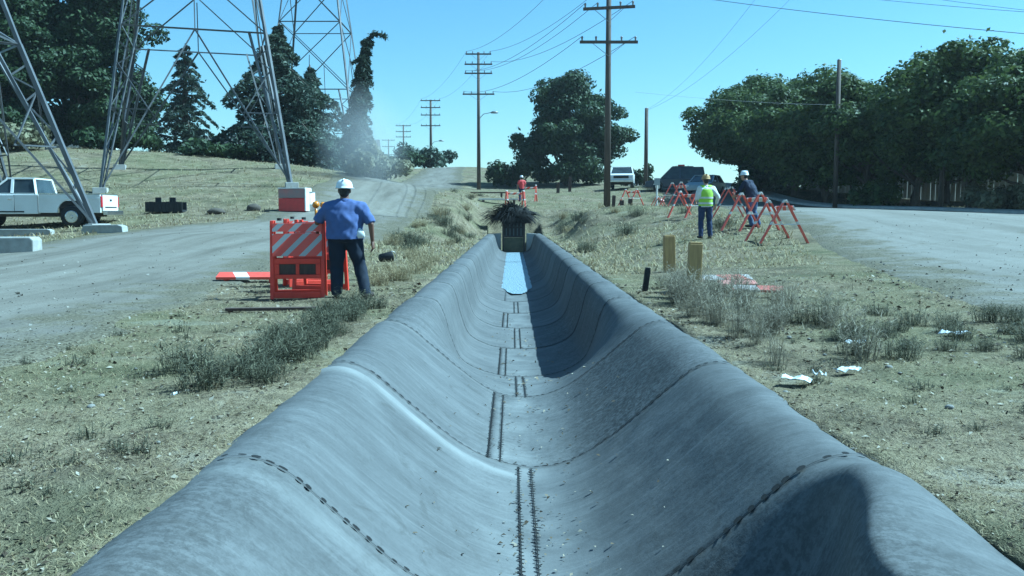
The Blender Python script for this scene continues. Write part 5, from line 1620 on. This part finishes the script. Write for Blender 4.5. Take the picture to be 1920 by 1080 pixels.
for me_ in W_tall: me_.materials.append(m_weed)
for i in range(60):         # tall dry weeds along the right rim
    y = rw.uniform(7.3, 15); x = 1.95 + abs(rw.gauss(0, .75)) + (y - 8) * .05
    put(W_tall[i % 3], m_weed, x, y, rw.uniform(.4, .95), 'tall dry straw weed on the right rim around the timber posts', 'tall weeds on the right rim', i)
W_lowd = [m.copy() for m in W_low]
for i in range(34):         # dark low weeds on the left rim
    y = rw.uniform(6.2, 12.3); x = -1.75 - abs(rw.gauss(0, .33))
    put(W_lowd[i % 3], m_weedg, x, y, rw.uniform(.6, 1.25), 'low dark grey-green weed clump hugging the left rim', 'dark weeds on the left rim', i)
W_r = [m.copy() for m in W_low]
for i in range(40):         # brown tussocks on the right bank
    y = rw.uniform(7.2, 10.6); x = rw.uniform(3.0, 6.3)
    put(W_r[i % 3], m_weedg, x, y, rw.uniform(.45, .95), 'brown flattened tussock on the right bank before the road', 'tussocks on the right bank', i)
W_y = [m.copy() for m in W_low]
for i in range(16):         # straw tufts behind the worker
    y = rw.uniform(13.5, 24); x = -1.95 - abs(rw.gauss(0, .6))
    put(W_y[i % 3], m_straw, x, y, rw.uniform(.8, 1.6), 'straw-yellow grass tuft on the left bank beyond the worker in blue', 'straw tufts on the left bank', i)
W_b = [m.copy() for m in W_low]
for i in range(60):         # scrub on the slopes
    y = rw.uniform(26, 62); x = rw.uniform(-4.5, -1.9) if i % 2 else rw.uniform(2.2, 8.5)
    put(W_b[i % 3], m_weedg if i % 3 else m_straw, x, y, rw.uniform(1.2, 2.6), 'low scrub tuft on the slope beside the far channel' if True else '', 'scrub tufts on the far slopes', i)

W_c = [weed(130 + i, 40, .13, .4, 6) for i in range(2)]
for i in range(44):         # sparse dead tussocks on the left turf
    y = 1 / rw.uniform(1/11.0, 1/3.6); x = rw.uniform(-4.2, -1.9)
    put(W_c[i % 2], m_weedg, x, y, rw.uniform(.5, 1.1), 'small dead grey tussock dotted over the left turf', 'dead tussocks on the left turf', i)
W_d = [m.copy() for m in W_c]
for i in range(40):
    y = 1 / rw.uniform(1/9.0, 1/3.6); x = rw.uniform(2.1, 5.5)
    put(W_d[i % 2], m_weedg, x, y, rw.uniform(.5, 1.1), 'small dead grey tussock dotted over the right turf', 'dead tussocks on the right turf', i)

# ------------------------------------------------------------------ dust hanging over the dirt road by the hooked conifer
m_dust = bpy.data.materials.new('drifting_dust'); m_dust.use_nodes = True
nt = m_dust.node_tree; nt.nodes.remove(nt.nodes['Principled BSDF'])
pv = nt.nodes.new('ShaderNodeVolumePrincipled'); pv.inputs['Color'].default_value = (0.98, 0.97, 0.94, 1)
pv.inputs['Anisotropy'].default_value = 0.2
ln = nt.nodes.new('ShaderNodeVectorMath'); ln.operation = 'LENGTH'; nt.links.new(coord(nt), ln.inputs[0])
fall = math_(nt, 'SUBTRACT', 1.0, ln.outputs['Value'], True)
puff = nz(nt, coord(nt), 2.2, 3, .6)
den = math_(nt, 'MULTIPLY', math_(nt, 'MULTIPLY', fall, puff), 0.6)
nt.links.new(den, pv.inputs['Density'])
nt.links.new(pv.outputs[0], nt.nodes['Material Output'].inputs['Volume'])
du = MB().ball((0, 0, 0), 1, 1, 1, 20, 14).build('dust_cloud', m_dust)
du.location = P(680, 282, 57.5); du.scale = (3.3, 2.2, 4.6)
tag(du, 'pale dust cloud drifting over the foot of the hooked conifer', 'dust', kind='stuff')

# weathered outdoor surfaces: keep their albedo in the range of dry soil and old concrete
for nm_, k in (('dry_ground', .70), ('pale_dirt', .56), ('dusty_asphalt', .55), ('channel_concrete', .60), ('dry_turf_blades', .66), ('dry_weed_stalks', .8), ('grey_weed_stalks', .8), ('leaf_litter', .8), ('gravel_bits', .75), ('old_concrete_block', .8)):
    nt = bpy.data.materials[nm_].node_tree
    bs = next(n for n in nt.nodes if n.type == 'BSDF_PRINCIPLED').inputs['Base Color']
    src = bs.links[0].from_socket
    nt.links.new(mix(nt, 1.0, src, (k, k, k), 'MULTIPLY'), bs)

# ------------------------------------------------------------------ thin dusty air
m_haze = bpy.data.materials.new('thin_haze'); m_haze.use_nodes = True
nt = m_haze.node_tree; nt.nodes.remove(nt.nodes['Principled BSDF'])
pv = nt.nodes.new('ShaderNodeVolumePrincipled')
pv.inputs['Color'].default_value = (0.93, 0.95, 0.97, 1); pv.inputs['Density'].default_value = 0.00024; pv.inputs['Anisotropy'].default_value = 0.3
nt.links.new(pv.outputs[0], nt.nodes['Material Output'].inputs['Volume'])
hz = MB().box((0, 1180, 18), (1900, 2500, 46)).build('haze', m_haze)
tag(hz, 'thin dusty haze lying over the whole place', 'haze', kind='stuff')
